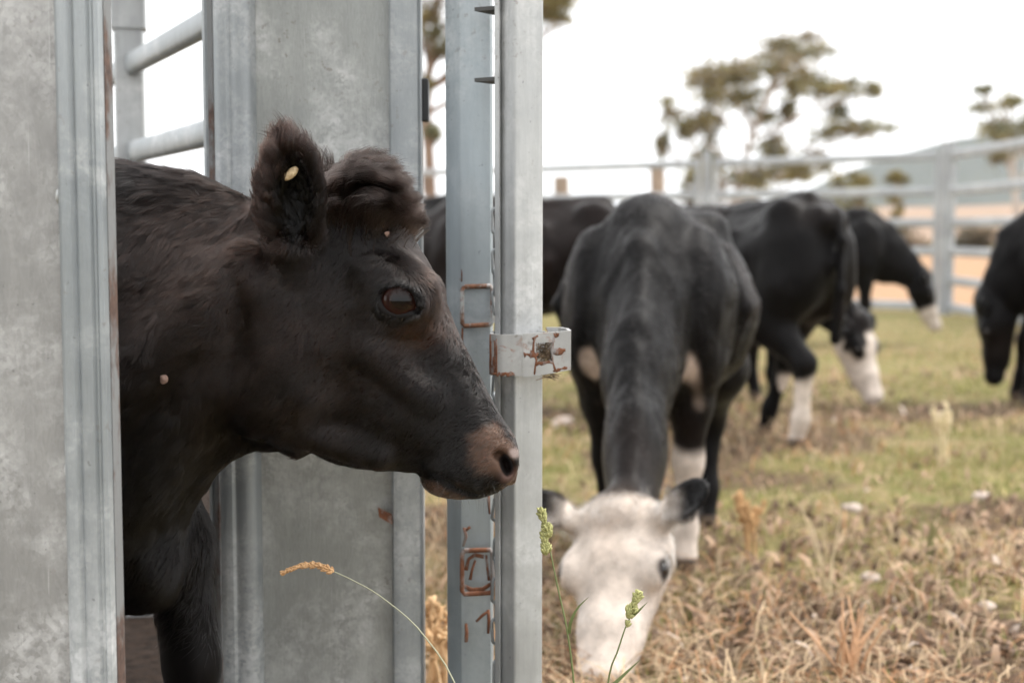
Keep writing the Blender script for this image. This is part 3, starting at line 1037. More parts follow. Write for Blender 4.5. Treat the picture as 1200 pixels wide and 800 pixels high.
# bare orange paddock beyond the yard rails, lying a few millimetres over the ground sheet
pad = mesh('dry_paddock', [(-60, 19.5, 0.006), (2.5, 18.5, 0.006), (6.0, 16.2, 0.006), (60, 8, 0.006), (120, 60, 0.006), (-90, 60, 0.006)], [(0, 1, 2, 3, 4, 5)])
tag(obj('dry_paddock', pad, dry_material('orange_dry_earth', (0.33, 0.20, 0.12), (0.29, 0.18, 0.105), (0.25, 0.185, 0.11))), kind='structure')

def hill(name, mat, y0, y1, xs, hs, nx, ny, rough, seed, ridge=0.6):
    hf = curve1(xs, hs)
    X = np.linspace(xs[0], xs[-1], nx)
    Y = np.linspace(y0, y1, ny)
    def z(P):
        t = (P[:, 1] - y0) / (y1 - y0)
        prof = np.where(t < ridge, smoothstep(0, ridge, t), 1 - 0.5 * smoothstep(ridge, 1, t))
        return hf(P[:, 0]) * prof * (1 + rough * (vnoise(P * [1, 1, 0], 14.0 / (y1 - y0), seed) - 0.5)) + (vnoise(P * [1, 1, 0], 90.0 / (y1 - y0), seed + 1) - 0.5) * hs[len(hs) // 2] * rough * 0.25 * prof - 0.3
    o = obj(name, grid_sheet(name, X, Y, z), mat)
    return tag(o, kind='structure')
hill('dry_slope', dry_material('pale_dry_slope', (0.29, 0.20, 0.15), (0.25, 0.185, 0.135), (0.13, 0.125, 0.075), 0.03), 95, 260,
     [-260, -120, -40, 0, 40, 90, 180, 320], [0.5, 0.8, 1.2, 1.6, 3.6, 5.2, 6.0, 6.0], 80, 30, 0.25, 41)
k = NT('forest_hill')
v = k.coord()
k.set('Base Color', k.mix(k.ramp(k.noise(v, 0.03, 6, 0.7), [(0.3, 0), (0.7, 1)]), (0.04, 0.046, 0.038), (0.075, 0.08, 0.066)))
k.set('Roughness', 1.0)
k.set('Specular IOR Level', 0.0)
hill('forested_hill', k.m, 1150, 1900, [-900, -300, 100, 270, 360, 440, 520, 640, 800, 1100, 1700], [0, 4, 11, 28, 62, 90, 101, 96, 82, 68, 42], 120, 40, 0.10, 45, 0.5)

# ---------------------------------------------------------------- left panel of the race (nearest the camera)
ZT = 1.75
dL = 1.45
lp = thing('sheet_barrier', 'tall galvanised sheet panel with ribbed edge channel, in front of the black calf', 'steel panel', (X_at(-60, dL), dL, 0))
xL, xR = X_at(-420, dL), X_at(75, dL)
MB().box(((xL + xR) / 2, dL + 0.012, (ZT + 0.1) / 2 + 0.02), ((xR - xL) / 2, 0, 0), (0, 0.0015, 0), (0, 0, (ZT - 0.1) / 2)).build('sheet', M_SHEET, lp)
ch0, ch1 = X_at(72, dL), X_at(125, dL)
w = ch1 - ch0
prof = [(ch0 - 0.002, dL + 0.0085), (ch0, dL + 0.004), (ch0 + 0.002, dL - 0.004), (ch0 + 0.006, dL - 0.0075), (ch0 + 0.30 * w, dL - 0.0085), (ch0 + 0.36 * w, dL - 0.0055), (ch0 + 0.42 * w, dL - 0.0045),
        (ch0 + 0.50 * w, dL - 0.0085), (ch0 + 0.72 * w, dL - 0.010), (ch0 + 0.78 * w, dL - 0.0065), (ch0 + 0.86 * w, dL - 0.0065), (ch0 + 0.92 * w, dL - 0.010), (ch0 + 0.985 * w, dL - 0.010), (ch1, dL - 0.007), (ch1 + 0.0005, dL + 0.0)]
oc = MB().strip(prof, 0.003, 0.06, ZT).build('edge_channel', M_CHAN, lp)
smooth_by_angle(oc, 40)
er = MB().strip([(ch1 + 0.001, dL + 0.0), (ch1 + 0.0018, dL + 0.010), (ch1 + 0.002, dL + 0.024), (ch1 - 0.004, dL + 0.028)], 0.004, 0.06, ZT).build('rusty_edge', M_RUSTEDGE, lp)
er['label'] = 'brown rusted edge of the channel'
mb = MB()
for i in range(46):                       # weld beads along the seam
    z = random.uniform(0.35, 1.25)
    vs, fs = uv_sphere(1, 8, 5)
    r = random.uniform(0.0012, 0.003)
    mb.add(vs * np.array([r, r, r * random.uniform(1.2, 3.5)]) + np.array([xR - 0.004 + random.gauss(0, 0.0012), dL + 0.0085, z]), [tuple(f) for f in fs])
tag(mb.build('weld_seam', galv('weld_zinc', (0.36, 0.37, 0.37), (0.5, 0.5, 0.5), rust=0.8), lp, smooth=True), kind='stuff')
# ---------------------------------------------------------------- right panel (behind the calf's head)
dR = 2.06
rp = thing('sheet_barrier', 'narrower galvanised tray panel standing behind the black calf head', 'steel panel', (X_at(370, dR), dR, 0))
a0, a1 = X_at(239, dR), X_at(302, dR)
w = a1 - a0
prof = [(a0 + 0.010, dR + 0.045), (a0 + 0.002, dR + 0.040), (a0 + 0.0005, dR + 0.018), (a0 + 0.004, dR + 0.0145), (a0 + 0.010, dR + 0.0145)]
MB().strip(prof, 0.0025, 0.05, ZT).build('lip', M_CHAN, rp)
oe = MB().strip([(a0 + 0.0105, dR + 0.014), (a0 + 0.0115, dR + 0.004), (a0 + 0.018, dR + 0.001)], 0.004, 0.05, ZT).build('rusty_edge', M_RUSTEDGE, rp)
oe['label'] = 'brown rusted strip down the edge of the tray'
prof = [(a0 + 0.020, dR + 0.001), (a0 + 0.024, dR - 0.006), (a0 + 0.030, dR - 0.009), (a0 + 0.038, dR - 0.009), (a0 + 0.042, dR - 0.0055), (a0 + 0.046, dR - 0.0055), (a0 + 0.050, dR - 0.009),
        (a0 + 0.066, dR - 0.009), (a0 + 0.071, dR - 0.006), (a0 + 0.074, dR + 0.002), (a0 + 0.076, dR + 0.012)]
smooth_by_angle(MB().strip(prof, 0.003, 0.05, ZT).build('edge_channel', M_CHAN, rp), 40)
b0, b1 = X_at(296, dR + 0.014), X_at(462, dR + 0.016)
MB().box(((b0 + b1) / 2, dR + 0.0155, (ZT + 0.05) / 2), ((b1 - b0) / 2 + 0.001, 0, 0), (0, 0.0015, 0), (0, 0, (ZT - 0.06) / 2)).build('sheet', M_SHEET2, rp)
c0, c1 = X_at(459, dR), X_at(493, dR)
prof = [(c0, dR + 0.013), (c0 + 0.0005, dR - 0.012), (c0 + 0.003, dR - 0.0165), (c0 + 0.008, dR - 0.018), (c1 - 0.008, dR - 0.018), (c1 - 0.003, dR - 0.0165), (c1, dR - 0.012), (c1, dR + 0.045)]
smooth_by_angle(MB().strip(prof, 0.003, 0.05, ZT).build('side_flange', M_CHAN, rp), 40)
p = at(497, 117, dR + 0.01)
kk = NT('black_rubber')
kk.set('Base Color', (0.035, 0.036, 0.038)); kk.set('Roughness', 0.6)
MB().box(p + np.array([0.001, 0.01, 0]), (0.0055, 0, 0), (0, 0.014, 0), (0, 0, 0.031)).build('hinge_stop', kk.m, rp, bevel=0.003)
p = at(451, 606, dR)
oo = MB().add([p + np.array(q) for q in ((-0.011, 0.0125, 0.013), (0.009, 0.0125, 0.002), (0.010, 0.0125, -0.011), (-0.009, 0.0125, -0.001), (-0.011, 0.009, 0.013), (0.009, 0.004, 0.002), (0.010, 0.003, -0.011), (-0.009, 0.008, -0.001))],
              [(0, 1, 5, 4), (1, 2, 6, 5), (2, 3, 7, 6), (3, 0, 4, 7), (4, 5, 6, 7), (3, 2, 1, 0)]).build('rust_flake', M_ORANGE, rp)
oo['label'] = 'curled orange rust flake on the tray'

# ---------------------------------------------------------------- gate upright B (bluish, further back) and post A with clamp
def shs(cx, cy, a, ang, r=0.005):
    """rounded square hollow section outline"""
    pts = []
    h = a / 2
    for sx, sy, s0 in ((1, 1, 0), (-1, 1, 90), (-1, -1, 180), (1, -1, 270)):
        pts += arc(sx * (h - r), sy * (h - r), r, s0, s0 + 90, 4)
    c, s = math.cos(ang), math.sin(ang)
    return [(cx + c * x - s * y, cy + s * x + c * y) for x, y in pts]
dB = 2.02
fb = thing('gate_upright', 'bluish galvanised gate upright with rusted rod hoops, left of the clamped post', 'gate post', (X_at(552, dB), dB + 0.03, 0))
e0, e1, e2 = X_at(523, dB + 0.03), X_at(541, dB), X_at(577, dB)
prof = [(e0 + 0.004, dB + 0.075), (e0, dB + 0.07), (e0, dB + 0.028), (e0 + 0.0015, dB + 0.024), (e1 - 0.002, dB + 0.001), (e1 + 0.001, dB), (e2 - 0.003, dB), (e2, dB + 0.003), (e2, dB + 0.07), (e2 - 0.004, dB + 0.075)]
smooth_by_angle(MB().prism(prof, 0.02, 1.9).build('upright', M_FRAME, fb), 30)
def hoop(y0, y1, mat, r):
    A, B_, C_, D_ = at(541.5, y0, dB - 0.003), at(577, y0 - 1, dB - 0.003), at(577.5, y1, dB - 0.003), at(541.5, y1 + 2, dB - 0.003)
    mb = MB()
    def bend(p, q, s, n=3):
        return [p + (q - p) * s, q - (q - p) * s]
    path = []
    cyc = [A, B_, C_, D_]
    for i in range(4):
        p, q = cyc[i], cyc[(i + 1) % 4]
        path += [p + (q - p) * 0.08, p + (q - p) * 0.5, p + (q - p) * 0.92]
    path.append(path[0])
    mb.tube(path, r, 8, cap=False)
    return mb.build('rod_hoop', mat, fb, smooth=True)
hoop(336, 380, M_RUSTBAR, 0.0034)
o = hoop(645, 694, M_ORANGE, 0.0036)
o['label'] = 'orange rusted rod hoop with flaking scale'
mb = MB()                                   # flaking scale: raised strokes of rust around the lower hoop
def stroke(pts, wd):
    P = [at(x, y, dB - 0.0012) for x, y in pts]
    mb.tube(P, [wd * random.uniform(0.75, 1.25) for _ in P], 6, flat=0.4)
stroke([(546, 668), (549, 655), (556, 650), (567, 652)], 0.0024)
stroke([(551, 679), (553, 668), (557, 656)], 0.0020)
stroke([(570, 650), (571, 664), (573, 680)], 0.0022)
stroke([(543, 686), (553, 691), (566, 690), (575, 684)], 0.0028)
stroke([(544, 618), (546, 628), (543, 640)], 0.0022)
stroke([(545, 622), (551, 617)], 0.0018)
stroke([(572, 576), (573, 592), (574, 602)], 0.0016)
stroke([(558, 728), (565, 721), (572, 716)], 0.0020)
stroke([(572, 714), (573, 728), (572, 742)], 0.0020)
stroke([(546, 730), (547, 742), (546, 752)], 0.0022)
stroke([(541.5, 275), (541.5, 300), (541, 330)], 0.0012)
stroke([(559, 312), (562, 311), (566, 313)], 0.0022)
stroke([(542, 384), (541.5, 396), (542, 410)], 0.0012)
tag(mb.build('rust_scale', M_ORANGE, fb, smooth=True), kind='stuff')

dA = 1.90
pa = thing('gate_post', 'pale square galvanised gate post with welded clamp, beside the calf nose', 'gate post', (X_at(612, dA + .03), dA + 0.03, 0))
aS = 0.047
smooth_by_angle(MB().prism(shs(X_at(609, dA + 0.03), dA + 0.033, aS, math.radians(33), 0.004), 0.02, 1.9).build('upright', M_POST, pa), 30)
lx, ly = X_at(581.5, dA + 0.02), dA + 0.026
MB().prism([(lx - 0.002, ly), (lx + 0.004, ly - 0.006), (lx + 0.006, ly - 0.003), (lx + 0.002, ly + 0.02), (lx - 0.002, ly + 0.02)], 0.02, 1.9).build('folded_lip', M_POST, pa, bevel=0.0008)
kd = NT('dark_steel')
kd.set('Base Color', (0.09, 0.09, 0.088)); kd.set('Roughness', 0.75); kd.set('Metallic', 0.3)  # whole plate given the dark tone of its underside
for y in (9, 92):
    p, q = at(556, y + 2, dA + 0.045), at(582, y, dA + 0.02)
    up = np.array([0, 0, 0.0026])
    n = np.array([0.0, 0.058, 0.0])
    MB().add([p - up, q - up, q + n - up, q + n + up - up * 2, p + up, q + up, q + n + up, p + up * 1.01 + np.array([0.0005, 0.001, 0])],
             [(0, 1, 5, 4), (0, 2, 1), (4, 5, 6), (0, 4, 6, 2), (1, 2, 6, 5)]).build('latch_plate', kd.m, pa)
# clamp: a strap bent round the post, open window in front
CZ0, CZ1 = at(600, 441, dA - 0.02)[2], at(600, 392, dA - 0.02)[2]
dC = dA - 0.022
def strap_path():
    xl, xr = X_at(576, dC), X_at(667, dC)
    front, back = dC, dC + 0.072
    r = 0.016
    pts = [(xr - 0.030, back - 0.004)]
    pts += [(xl + r + 0.02, back)]
    pts += arc(xl + r, back - r, r, 90, 180, 6)
    pts += arc(xl + r, front + r, r, 180, 270, 6)
    pts += [(X_at(600, dC), front), (X_at(612, dC), front)]
    return pts, xl, xr, front, back
pts, xl, xr, front, back = strap_path()
mb = MB()
mb.strip(pts, 0.0042, CZ0, CZ1)
ol = mb.build('clamp_strap', M_CLAMP, pa)
smooth_by_angle(ol, 35)
w0, w1 = X_at(628, dC), X_at(648.5, dC)
zw0, zw1 = CZ0 + 0.30 * (CZ1 - CZ0), CZ0 + 0.80 * (CZ1 - CZ0)
lift = 0.004                              # the latch cheek rises towards its free end
mb = MB()
def cheek(x0, x1, z0, z1, zr0, zr1):
    t = 0.0021
    yf = front - 0.0005
    v = [(x0, yf - t, z0), (x1, yf - t, zr0), (x1, yf - t, zr1), (x0, yf - t, z1), (x0, yf + t, z0), (x1, yf + t, zr0), (x1, yf + t, zr1), (x0, yf + t, z1)]
    mb.add(v, [(0, 1, 2, 3), (5, 4, 7, 6), (4, 5, 1, 0), (3, 2, 6, 7), (1, 5, 6, 2), (4, 0, 3, 7)])
xm = X_at(612, dC) + 0.0003
cheek(xm, w0, CZ0 - 0.001, CZ1 + 0.001, CZ0 + 0.000, CZ1 + 0.002)
cheek(w1 + 0.0002, xr, CZ0 + 0.004, CZ1 + 0.003, CZ0 + 0.008, CZ1 + 0.0055)
cheek(w0 + 0.0002, w1, CZ0 + 0.0, zw0, CZ0 + 0.004, zw0 + 0.003)
cheek(w0 + 0.0002, w1, zw1, CZ1 + 0.002, zw1 + 0.001, CZ1 + 0.003)
mb.build('latch_cheek', M_CLAMP, pa)
mb = MB()
mb.strip([(xr + 0.0002, front - 0.002), (xr + 0.001, front + 0.012), (xr - 0.001, front + 0.045), (xr - 0.010, back - 0.006), (xr - 0.028, back - 0.004)], 0.0042, CZ0 + 0.008, CZ1 + 0.005)
smooth_by_angle(mb.build('latch_return', M_CLAMP, pa), 35)
mb = MB()                                   # rust lines welded round the window
def rl(x0, z0, x1, z1, r):
    P = [np.array([x0 + (x1 - x0) * t + random.gauss(0, 0.0011), front - 0.0024, z0 + (z1 - z0) * t + random.gauss(0, 0.0011)]) for t in np.linspace(0, 1, 6)]
    mb.tube(P, [r * random.uniform(0.5, 1.9) for _ in P], 6, flat=0.35)
rl(w0 - 0.001, CZ0 + 0.001, w0 - 0.001, CZ1 - 0.002, 0.0018)
rl(w1 + 0.001, CZ0 + 0.006, w1 + 0.001, CZ1 - 0.004, 0.0018)
rl(w0, zw0 - 0.001, w1, zw0 + 0.002, 0.0016)
rl(w0 - 0.014, (zw0 + zw1) / 2 - 0.002, w0, (zw0 + zw1) / 2 - 0.001, 0.0026)
rl(w0 - 0.010, (zw0 + zw1) / 2 - 0.001, w0, (zw0 + zw1) / 2 - 0.002, 0.0030)
rl(w1, (zw0 + zw1) / 2, w1 + 0.017, (zw0 + zw1) / 2 + 0.005, 0.0030)
rl(w1 + 0.001, CZ1 - 0.004, w1 + 0.006, CZ1 + 0.001, 0.0026)
rl(w0 - 0.003, CZ1 - 0.005, w0 + 0.003, CZ1 - 0.002, 0.0022)
rl(w1, CZ0 + 0.006, xr - 0.002, CZ0 + 0.012, 0.0016)
rl(xl + 0.004, CZ0 + 0.003, xl + 0.016, CZ0 + 0.002, 0.0016)
for i in range(6):
    rl(xl + 0.0105 + random.uniform(0, 0.02), CZ0 + 0.002, xl + 0.012 + random.uniform(0, 0.02), CZ0 + 0.003, 0.0012)
tag(mb.build('weld_rust', M_ORANGE, pa, smooth=True), kind='stuff')
mb = MB()                                   # rust run on the rounded end of the strap
for i in range(7):
    a = math.radians(185 + i * 9)
    P = [np.array([xl + 0.016 + 0.0183 * math.cos(a), front + 0.016 + 0.0183 * math.sin(a), CZ0 + (CZ1 - CZ0) * t]) for t in np.linspace(0.02, random.uniform(0.25, 0.9) if i > 1 else 0.98, 5)]
    mb.tube(P, [random.uniform(0.0008, 0.0017) for _ in P], 5)
tag(mb.build('strap_rust', M_ORANGE, pa, smooth=True), kind='stuff')
# straw jammed in the clamp window: one tangle
kst = NT('dry_straw')
v = kst.coord()
kst.set('Base Color', kst.ramp(kst.noise(v, 70, 3), [(0.35, (0.04, 0.026, 0.016)), (0.75, (0.26, 0.18, 0.11))]))
kst.set('Roughness', 0.8)
mb = MB()
cxw, czw = (w0 + w1) / 2, (zw0 + zw1) / 2
for i in range(120):
    c = np.array([cxw + random.gauss(0, 0.006), front + random.uniform(0.001, 0.010), czw + random.gauss(0, 0.009)])
    d = np.array([random.gauss(0, 1), random.gauss(0, 0.25), random.gauss(0, 1)])
    d = d / np.linalg.norm(d) * random.uniform(0.004, 0.011)
    bnd = np.array([random.gauss(0, 1), 0, random.gauss(0, 1)]) * 0.002
    mb.tube([c - d, c + bnd, c + d], random.uniform(0.00025, 0.0006), 4)
for i in range(26):
    c = np.array([cxw + random.uniform(-0.002, 0.016), front + random.uniform(-0.001, 0.01), CZ0 + random.uniform(-0.003, 0.002)])
    d = np.array([random.gauss(0, 1), random.gauss(0, 0.3), random.gauss(0, 0.4)]) * 0.006
    mb.tube([c - d, c + d], random.uniform(0.0002, 0.0005), 4)
o = mb.build('straw_tangle', kst.m)
tag(o, 'wad of dry straw jammed in the square window of the rusty clamp', 'straw')
# chain hanging between the two uprights
chn = thing('chain', 'galvanised link chain hanging in the gap between the two gate uprights', 'chain', at(578, 240, 1.985))
def link(cx, cy, ln, rr, ang, tilt, dz=0.0):
    c = at(cx, cy, 1.985 + dz)
    h = ln / 2
    n = 16
    P = []
    for i in range(n + 1):
        a = 2 * math.pi * i / n
        u, vv = rr * math.cos(a), (h - rr) * (1 if math.sin(a) >= 0 else -1) + rr * math.sin(a)
        x, y = u * math.cos(tilt), u * math.sin(tilt)
        P.append(c + np.array([x * math.cos(ang) - vv * math.sin(ang) , y, vv * math.cos(ang) + x * math.sin(ang)]))
    MB().tube(P, 0.0023, 8, cap=False).build('link', M_CHAN, chn, smooth=True)
yy, i = 235, 0
while yy < 800:
    link(582.5 + random.gauss(0, 0.7), yy, 0.036, 0.0065, random.gauss(0, 0.08), 0.35 if i % 2 else 1.35)
    yy += 24
    i += 1
# ---------------------------------------------------------------- rails at the back of the race, seen over the calf's neck
def oval_rail(mb, a, b, h=0.05, t=0.032, seg=14):
    a, b = np.array(a, float), np.array(b, float)
    d = (b - a) / np.linalg.norm(b - a)
    side = np.cross(d, [0, 0, 1.0]); side /= np.linalg.norm(side)
    v, f = [], []
    for p in (a, b):
        for k_ in range(seg):
            an = 2 * math.pi * k_ / seg
            cs, sn = math.cos(an), math.sin(an)
            e = 0.6
            v.append(p + side * t / 2 * math.copysign(abs(cs)**e, cs) + np.array([0, 0, 1]) * h / 2 * math.copysign(abs(sn)**e, sn))
    for k_ in range(seg):
        f.append((k_, (k_ + 1) % seg, seg + (k_ + 1) % seg, seg + k_))
    f += [tuple(range(seg - 1, -1, -1)), tuple(range(seg, 2 * seg))]
    mb.add(v, f)
R0, R1 = np.array([X_at(158, 3.1), 3.1]), np.array([X_at(240, 2.52), 2.52])
rd = (R1 - R0) / np.linalg.norm(R1 - R0)
bf = thing('race_fence', 'galvanised rails on a square post behind the calf neck', 'fence', (R0[0], R0[1], 0))
P0 = R0 - rd * 0.01
MB().prism(shs(P0[0], P0[1], 0.062, math.radians(12), 0.006), 0.0, 1.9).build('post', M_POST, bf)
zc = at(158, 38, 3.1)[2]
MB().prism(shs(P0[0], P0[1], 0.074, math.radians(12), 0.006), zc, zc + 0.35).build('sleeve', M_POST, bf)
for zz in (0.78, 1.048, 1.235, 1.42, 1.62):
    mb = MB()
    oval_rail(mb, (*(R0 + rd * 0.02), zz), (*(R0 + rd * 1.0), zz), 0.046, 0.03)
    smooth_by_angle(mb.build('rail', M_CHAN, bf), 50)
    mb = MB()
    oval_rail(mb, (*(R0 - rd * 0.05), zz), (*(R0 - rd * 2.6), zz), 0.046, 0.03)
    smooth_by_angle(mb.build('rail', M_CHAN, bf), 50)
MB().prism(shs(*(R0 - rd * 2.63), 0.062, math.radians(12), 0.006), 0.0, 1.9).build('post', M_POST, bf)

# ---------------------------------------------------------------- yard fence in the background
def fence_panel(name, label, A, B, group, n_up=1):
    A, B = np.array(A, float), np.array(B, float)
    t = thing(name, label, 'fence', (*A, 0), group)
    d = (B - A) / np.linalg.norm(B - A)
    for zz in (0.08, 0.36, 0.66, 0.96, 1.29, 1.66):
        mb = MB()
        oval_rail(mb, (*(A + d * 0.05), zz), (*(B - d * 0.05), zz), 0.095, 0.04)
        smooth_by_angle(mb.build('rail', M_RAIL, t), 50)
    for e in (A + d * 0.05, B - d * 0.05):
        MB().prism(shs(e[0], e[1], 0.055, math.atan2(d[1], d[0]), 0.006), 0.03, 1.72).build('end_upright', M_RAIL, t)
    return t
def fence_post(P, label, w=0.115):
    t = thing('fence_post', label, 'fence post', (P[0], P[1], 0), 'posts of the yard fence')
    smooth_by_angle(MB().prism(shs(P[0], P[1], w, 0.3, 0.01), 0, 1.79).build('post', M_RAIL, t), 30)
    MB().prism(shs(P[0], P[1], w + 0.01, 0.3, 0.01), 1.7902, 1.805).build('cap', M_RAIL, t)
    return t
cor = ground_at(1108, 368)[:2]
f1 = np.array([X_at(640, 18.2), 18.2]); dl = (f1 - cor) / np.linalg.norm(f1 - cor)
f2 = np.array([X_at(1215, 12.4), 12.4]); dr = (f2 - cor) / np.linalg.norm(f2 - cor)
fence_post(cor, 'thick galvanised corner post where the two runs of yard rails meet')
GP = 'panels of the yard fence'
pl, step = cor, 2.9
lab = ['six-rail galvanised yard panel running left from the corner post', 'six-rail yard panel behind the white-faced calf, second from the corner post', 'third six-rail yard panel from the corner post, behind the gate post', 'fourth six-rail yard panel from the corner post', 'fifth six-rail yard panel, glimpsed between the gate uprights']
plab = ['slim galvanised fence post one panel left of the corner post', 'slim galvanised fence post two panels left of the corner post', 'slim galvanised fence post three panels left of the corner post', 'slim galvanised fence post four panels left of the corner post']
for i in range(5):
    nx_ = pl + dl * step
    fence_panel('yard_fence_panel', lab[i], pl + dl * 0.07, nx_ - dl * 0.07, GP)
    if i < 4:
        fence_post(nx_, plab[i], 0.075)
    pl = nx_
fence_panel('yard_fence_panel', 'six-rail galvanised yard panel running right from the corner post towards the camera', cor + dr * 0.07, cor + dr * 3.0, GP)
# two weathered timber strainer posts beyond the rails
kt = NT('grey_timber')
v = kt.coord((1, 1, 0.15))
kt.set('Base Color', kt.ramp(kt.noise(v, 40, 5), [(0.3, (0.17, 0.13, 0.10)), (0.7, (0.36, 0.29, 0.22))]))
kt.set('Roughness', 0.9)
kt.bump(kt.noise(v, 60, 4), 0.5, 0.01)
for (x, d, y0, lb) in ((658, 21, 207, 'grey timber post beyond the rails, nearest the gate post'), (770, 22, 198, 'pale timber post beyond the rails above the white-faced calf')):
    h = at(x, y0, d)[2]
    t = MB().tube([(X_at(x, d), d, 0), (X_at(x, d) + 0.02, d, h * 0.5), (X_at(x, d) - 0.01, d, h)], [0.13, 0.12, 0.115], 10).build('timber_post', kt.m)
    tag(t, lb, 'post')
# ================================================================ the other calves
M_COAT2 = coat_material('calf_coat_grazing', 0.45, 0.3, 600)
M_COAT2.node_tree.nodes['Principled BSDF'].inputs['Specular IOR Level'].default_value = 0.08
kE = NT('dark_eye'); kE.set('Base Color', (0.012, 0.008, 0.006)); kE.set('Roughness', 0.08)
kH = NT('hoof_horn'); kH.set('Base Color', (0.07, 0.055, 0.045)); kH.set('Roughness', 0.6)

def grazing_calf(name, label, pos, heading, poll, hd, res=0.011, white=None, wide=1.0, scale=1.0, legs=None, lat=0.0, hturn=0.0, ears=True,
                 fur=0, socks=(), earrise=0.0, tint=(0.0038, 0.0033, 0.0034), brisket=False, neckr=1.0, tail_swing=0.0, roll=0.0, lift=0.0, slope=0.0):
    """pos: ground point under the trunk centre; heading: plan direction; poll (x, y up) of the skull, hd: nose direction (x, y up)"""
    xs = np.arange(-0.72, 1.42, res); ys = np.arange(-0.03, 1.12, res); zs = np.arange(-0.45, 0.4501, res) + res * 0.31
    Fd = Field(xs, ys, zs)
    top = curve1([-0.545, -0.52, -0.46, -0.38, -0.2, 0.0, 0.2, 0.33, 0.42], [0.74, 0.85, 0.925, 0.955, 0.95, 0.935, 0.95, 0.92, 0.82])
    bot = curve1([-0.545, -0.52, -0.42, -0.25, 0.0, 0.2, 0.33, 0.42], [0.68, 0.62, 0.53, 0.465, 0.43, 0.44, 0.49, 0.62])
    wid = curve1([-0.545, -0.50, -0.40, -0.2, 0.0, 0.18, 0.32, 0.42], [0.04, 0.13, 0.185, 0.225, 0.235, 0.195, 0.15, 0.07])
    def trunk(x, y, z):
        t, b, w = top(x), bot(x), wid(x) * wide
        c, a = (t + b) / 2, (t - b) / 2
        hn = (y - c) / a
        ww = w * (1 - 0.30 * smoothstep(0.25, 1.0, hn))
        r = (np.abs(hn)**2.1 + np.abs(z / ww)**2.1)**(1 / 2.1) - 1
        return np.maximum(r * np.minimum(a, ww) * 0.9, np.maximum(x - 0.42, -0.545 - x)).astype(np.float32)
    Fd.union(trunk, (-0.56, 0.38, -0.3 * wide), (0.44, 1.0, 0.3 * wide), 0.02)
    Fd.ell((0.24, 0.70, 0.125 * wide), (0.12, 0.21, 0.065), 0.07, sym=True)
    Fd.ell((0.23, 0.915, 0.03), (0.10, 0.06, 0.05), 0.06, sym=True)
    Fd.ell((-0.36, 0.915, 0.125), (0.07, 0.045, 0.05), 0.06, sym=True)
    Fd.ell((-0.40, 0.70, 0.115), (0.13, 0.19, 0.085), 0.07, sym=True)
    Fd.ell((-0.50, 0.86, 0.05), (0.05, 0.05, 0.04), 0.05, sym=True)
    Fd.cap((-0.4, 0.945, 0), (0.2, 0.94, 0), 0.028, 0.028, 0.05)
    L = dict(f=(0.0, 0.0), h=(0.0, 0.0))
    L.update(legs or {})
    for i, sg in enumerate((1, -1)):
        dx = L['f'][i]
        Fd.chain([(0.24, 0.58, 0.115 * sg), (0.25 + dx * 0.4, 0.45, 0.115 * sg), (0.26 + dx * 0.8, 0.30, 0.11 * sg), (0.255 + dx, 0.12, 0.105 * sg), (0.275 + dx, 0.035, 0.105 * sg)], [0.085, 0.052, 0.036, 0.026, 0.034], 0.035)
        dx = L['h'][i]
        Fd.chain([(-0.38, 0.62, 0.12 * sg), (-0.30 + dx * 0.3, 0.50, 0.145 * sg), (-0.47 + dx * 0.8, 0.33, 0.125 * sg), (-0.445 + dx, 0.12, 0.12 * sg), (-0.42 + dx, 0.035, 0.12 * sg)], [0.12, 0.092, 0.041, 0.028, 0.034], 0.05)
    Fd.chain([(-0.53, 0.89, 0), (-0.575, 0.78, 0.01), (-0.58, 0.6, 0.02 + tail_swing), (-0.56, 0.42, 0.02 + tail_swing)], [0.022, 0.019, 0.016, 0.026], 0.03)
    # neck and head
    pl = np.array([poll[0], poll[1], lat])
    hd3 = np.array([hd[0], hd[1], hturn]); hd3 /= np.linalg.norm(hd3)
    lt = np.array([0, 0, 1.0]) - hd3 * hd3[2]; lt /= np.linalg.norm(lt)
    up = np.cross(lt, hd3)                         # towards the forehead
    if up[1] < 0 and abs(hd3[1]) < 0.9 or up[0] < 0 and hd3[1] < -0.9:
        up = -up
    if roll:
        lt, up = lt * math.cos(roll) + up * math.sin(roll), up * math.cos(roll) - lt * math.sin(roll)
    M = np.stack([hd3, up, lt], 1)                 # columns: local axes
    def H(t, h, q):
        return pl + hd3 * t + up * h + lt * q
    n0, n1 = np.array([0.30, 0.74, 0.0]), H(0.0, -0.035, 0)
    mid1, mid2 = n0 * 0.62 + n1 * 0.38 + np.array([0, 0.02, 0]), n0 * 0.3 + n1 * 0.7 + np.array([0, 0.01, 0])
    Fd.chain([n0, mid1, mid2, n1], [0.175 * neckr, 0.135 * neckr, 0.108 * neckr, 0.088], 0.07, zs=1.6)
    Fd.ell((0.39, 0.56, 0), (0.08, 0.11, 0.085), 0.08)
    nd_ = (n1 - n0) / np.linalg.norm(n1 - n0)
    cu_ = np.array([-nd_[1], nd_[0], 0.0]); cu_ = cu_ if cu_[1] > 0 else -cu_
    Fd.chain([np.array([0.16, 0.945, 0.0]), n0 + cu_ * 0.165 * neckr + nd_ * 0.02, mid1 + cu_ * 0.128 * neckr, mid2 + cu_ * 0.10 * neckr, n1 + cu_ * 0.075], [0.030, 0.030, 0.026, 0.024, 0.024], 0.035)
    for q_ in (1, -1):
        for r_ in range(5):
            xr_ = -0.16 + 0.075 * r_
            Fd.chain([(xr_ + 0.02, 0.86, 0.165 * wide * q_), (xr_ - 0.01, 0.70, 0.222 * wide * q_), (xr_ - 0.03, 0.55, 0.19 * wide * q_)], [0.010, 0.013, 0.008], 0.03)
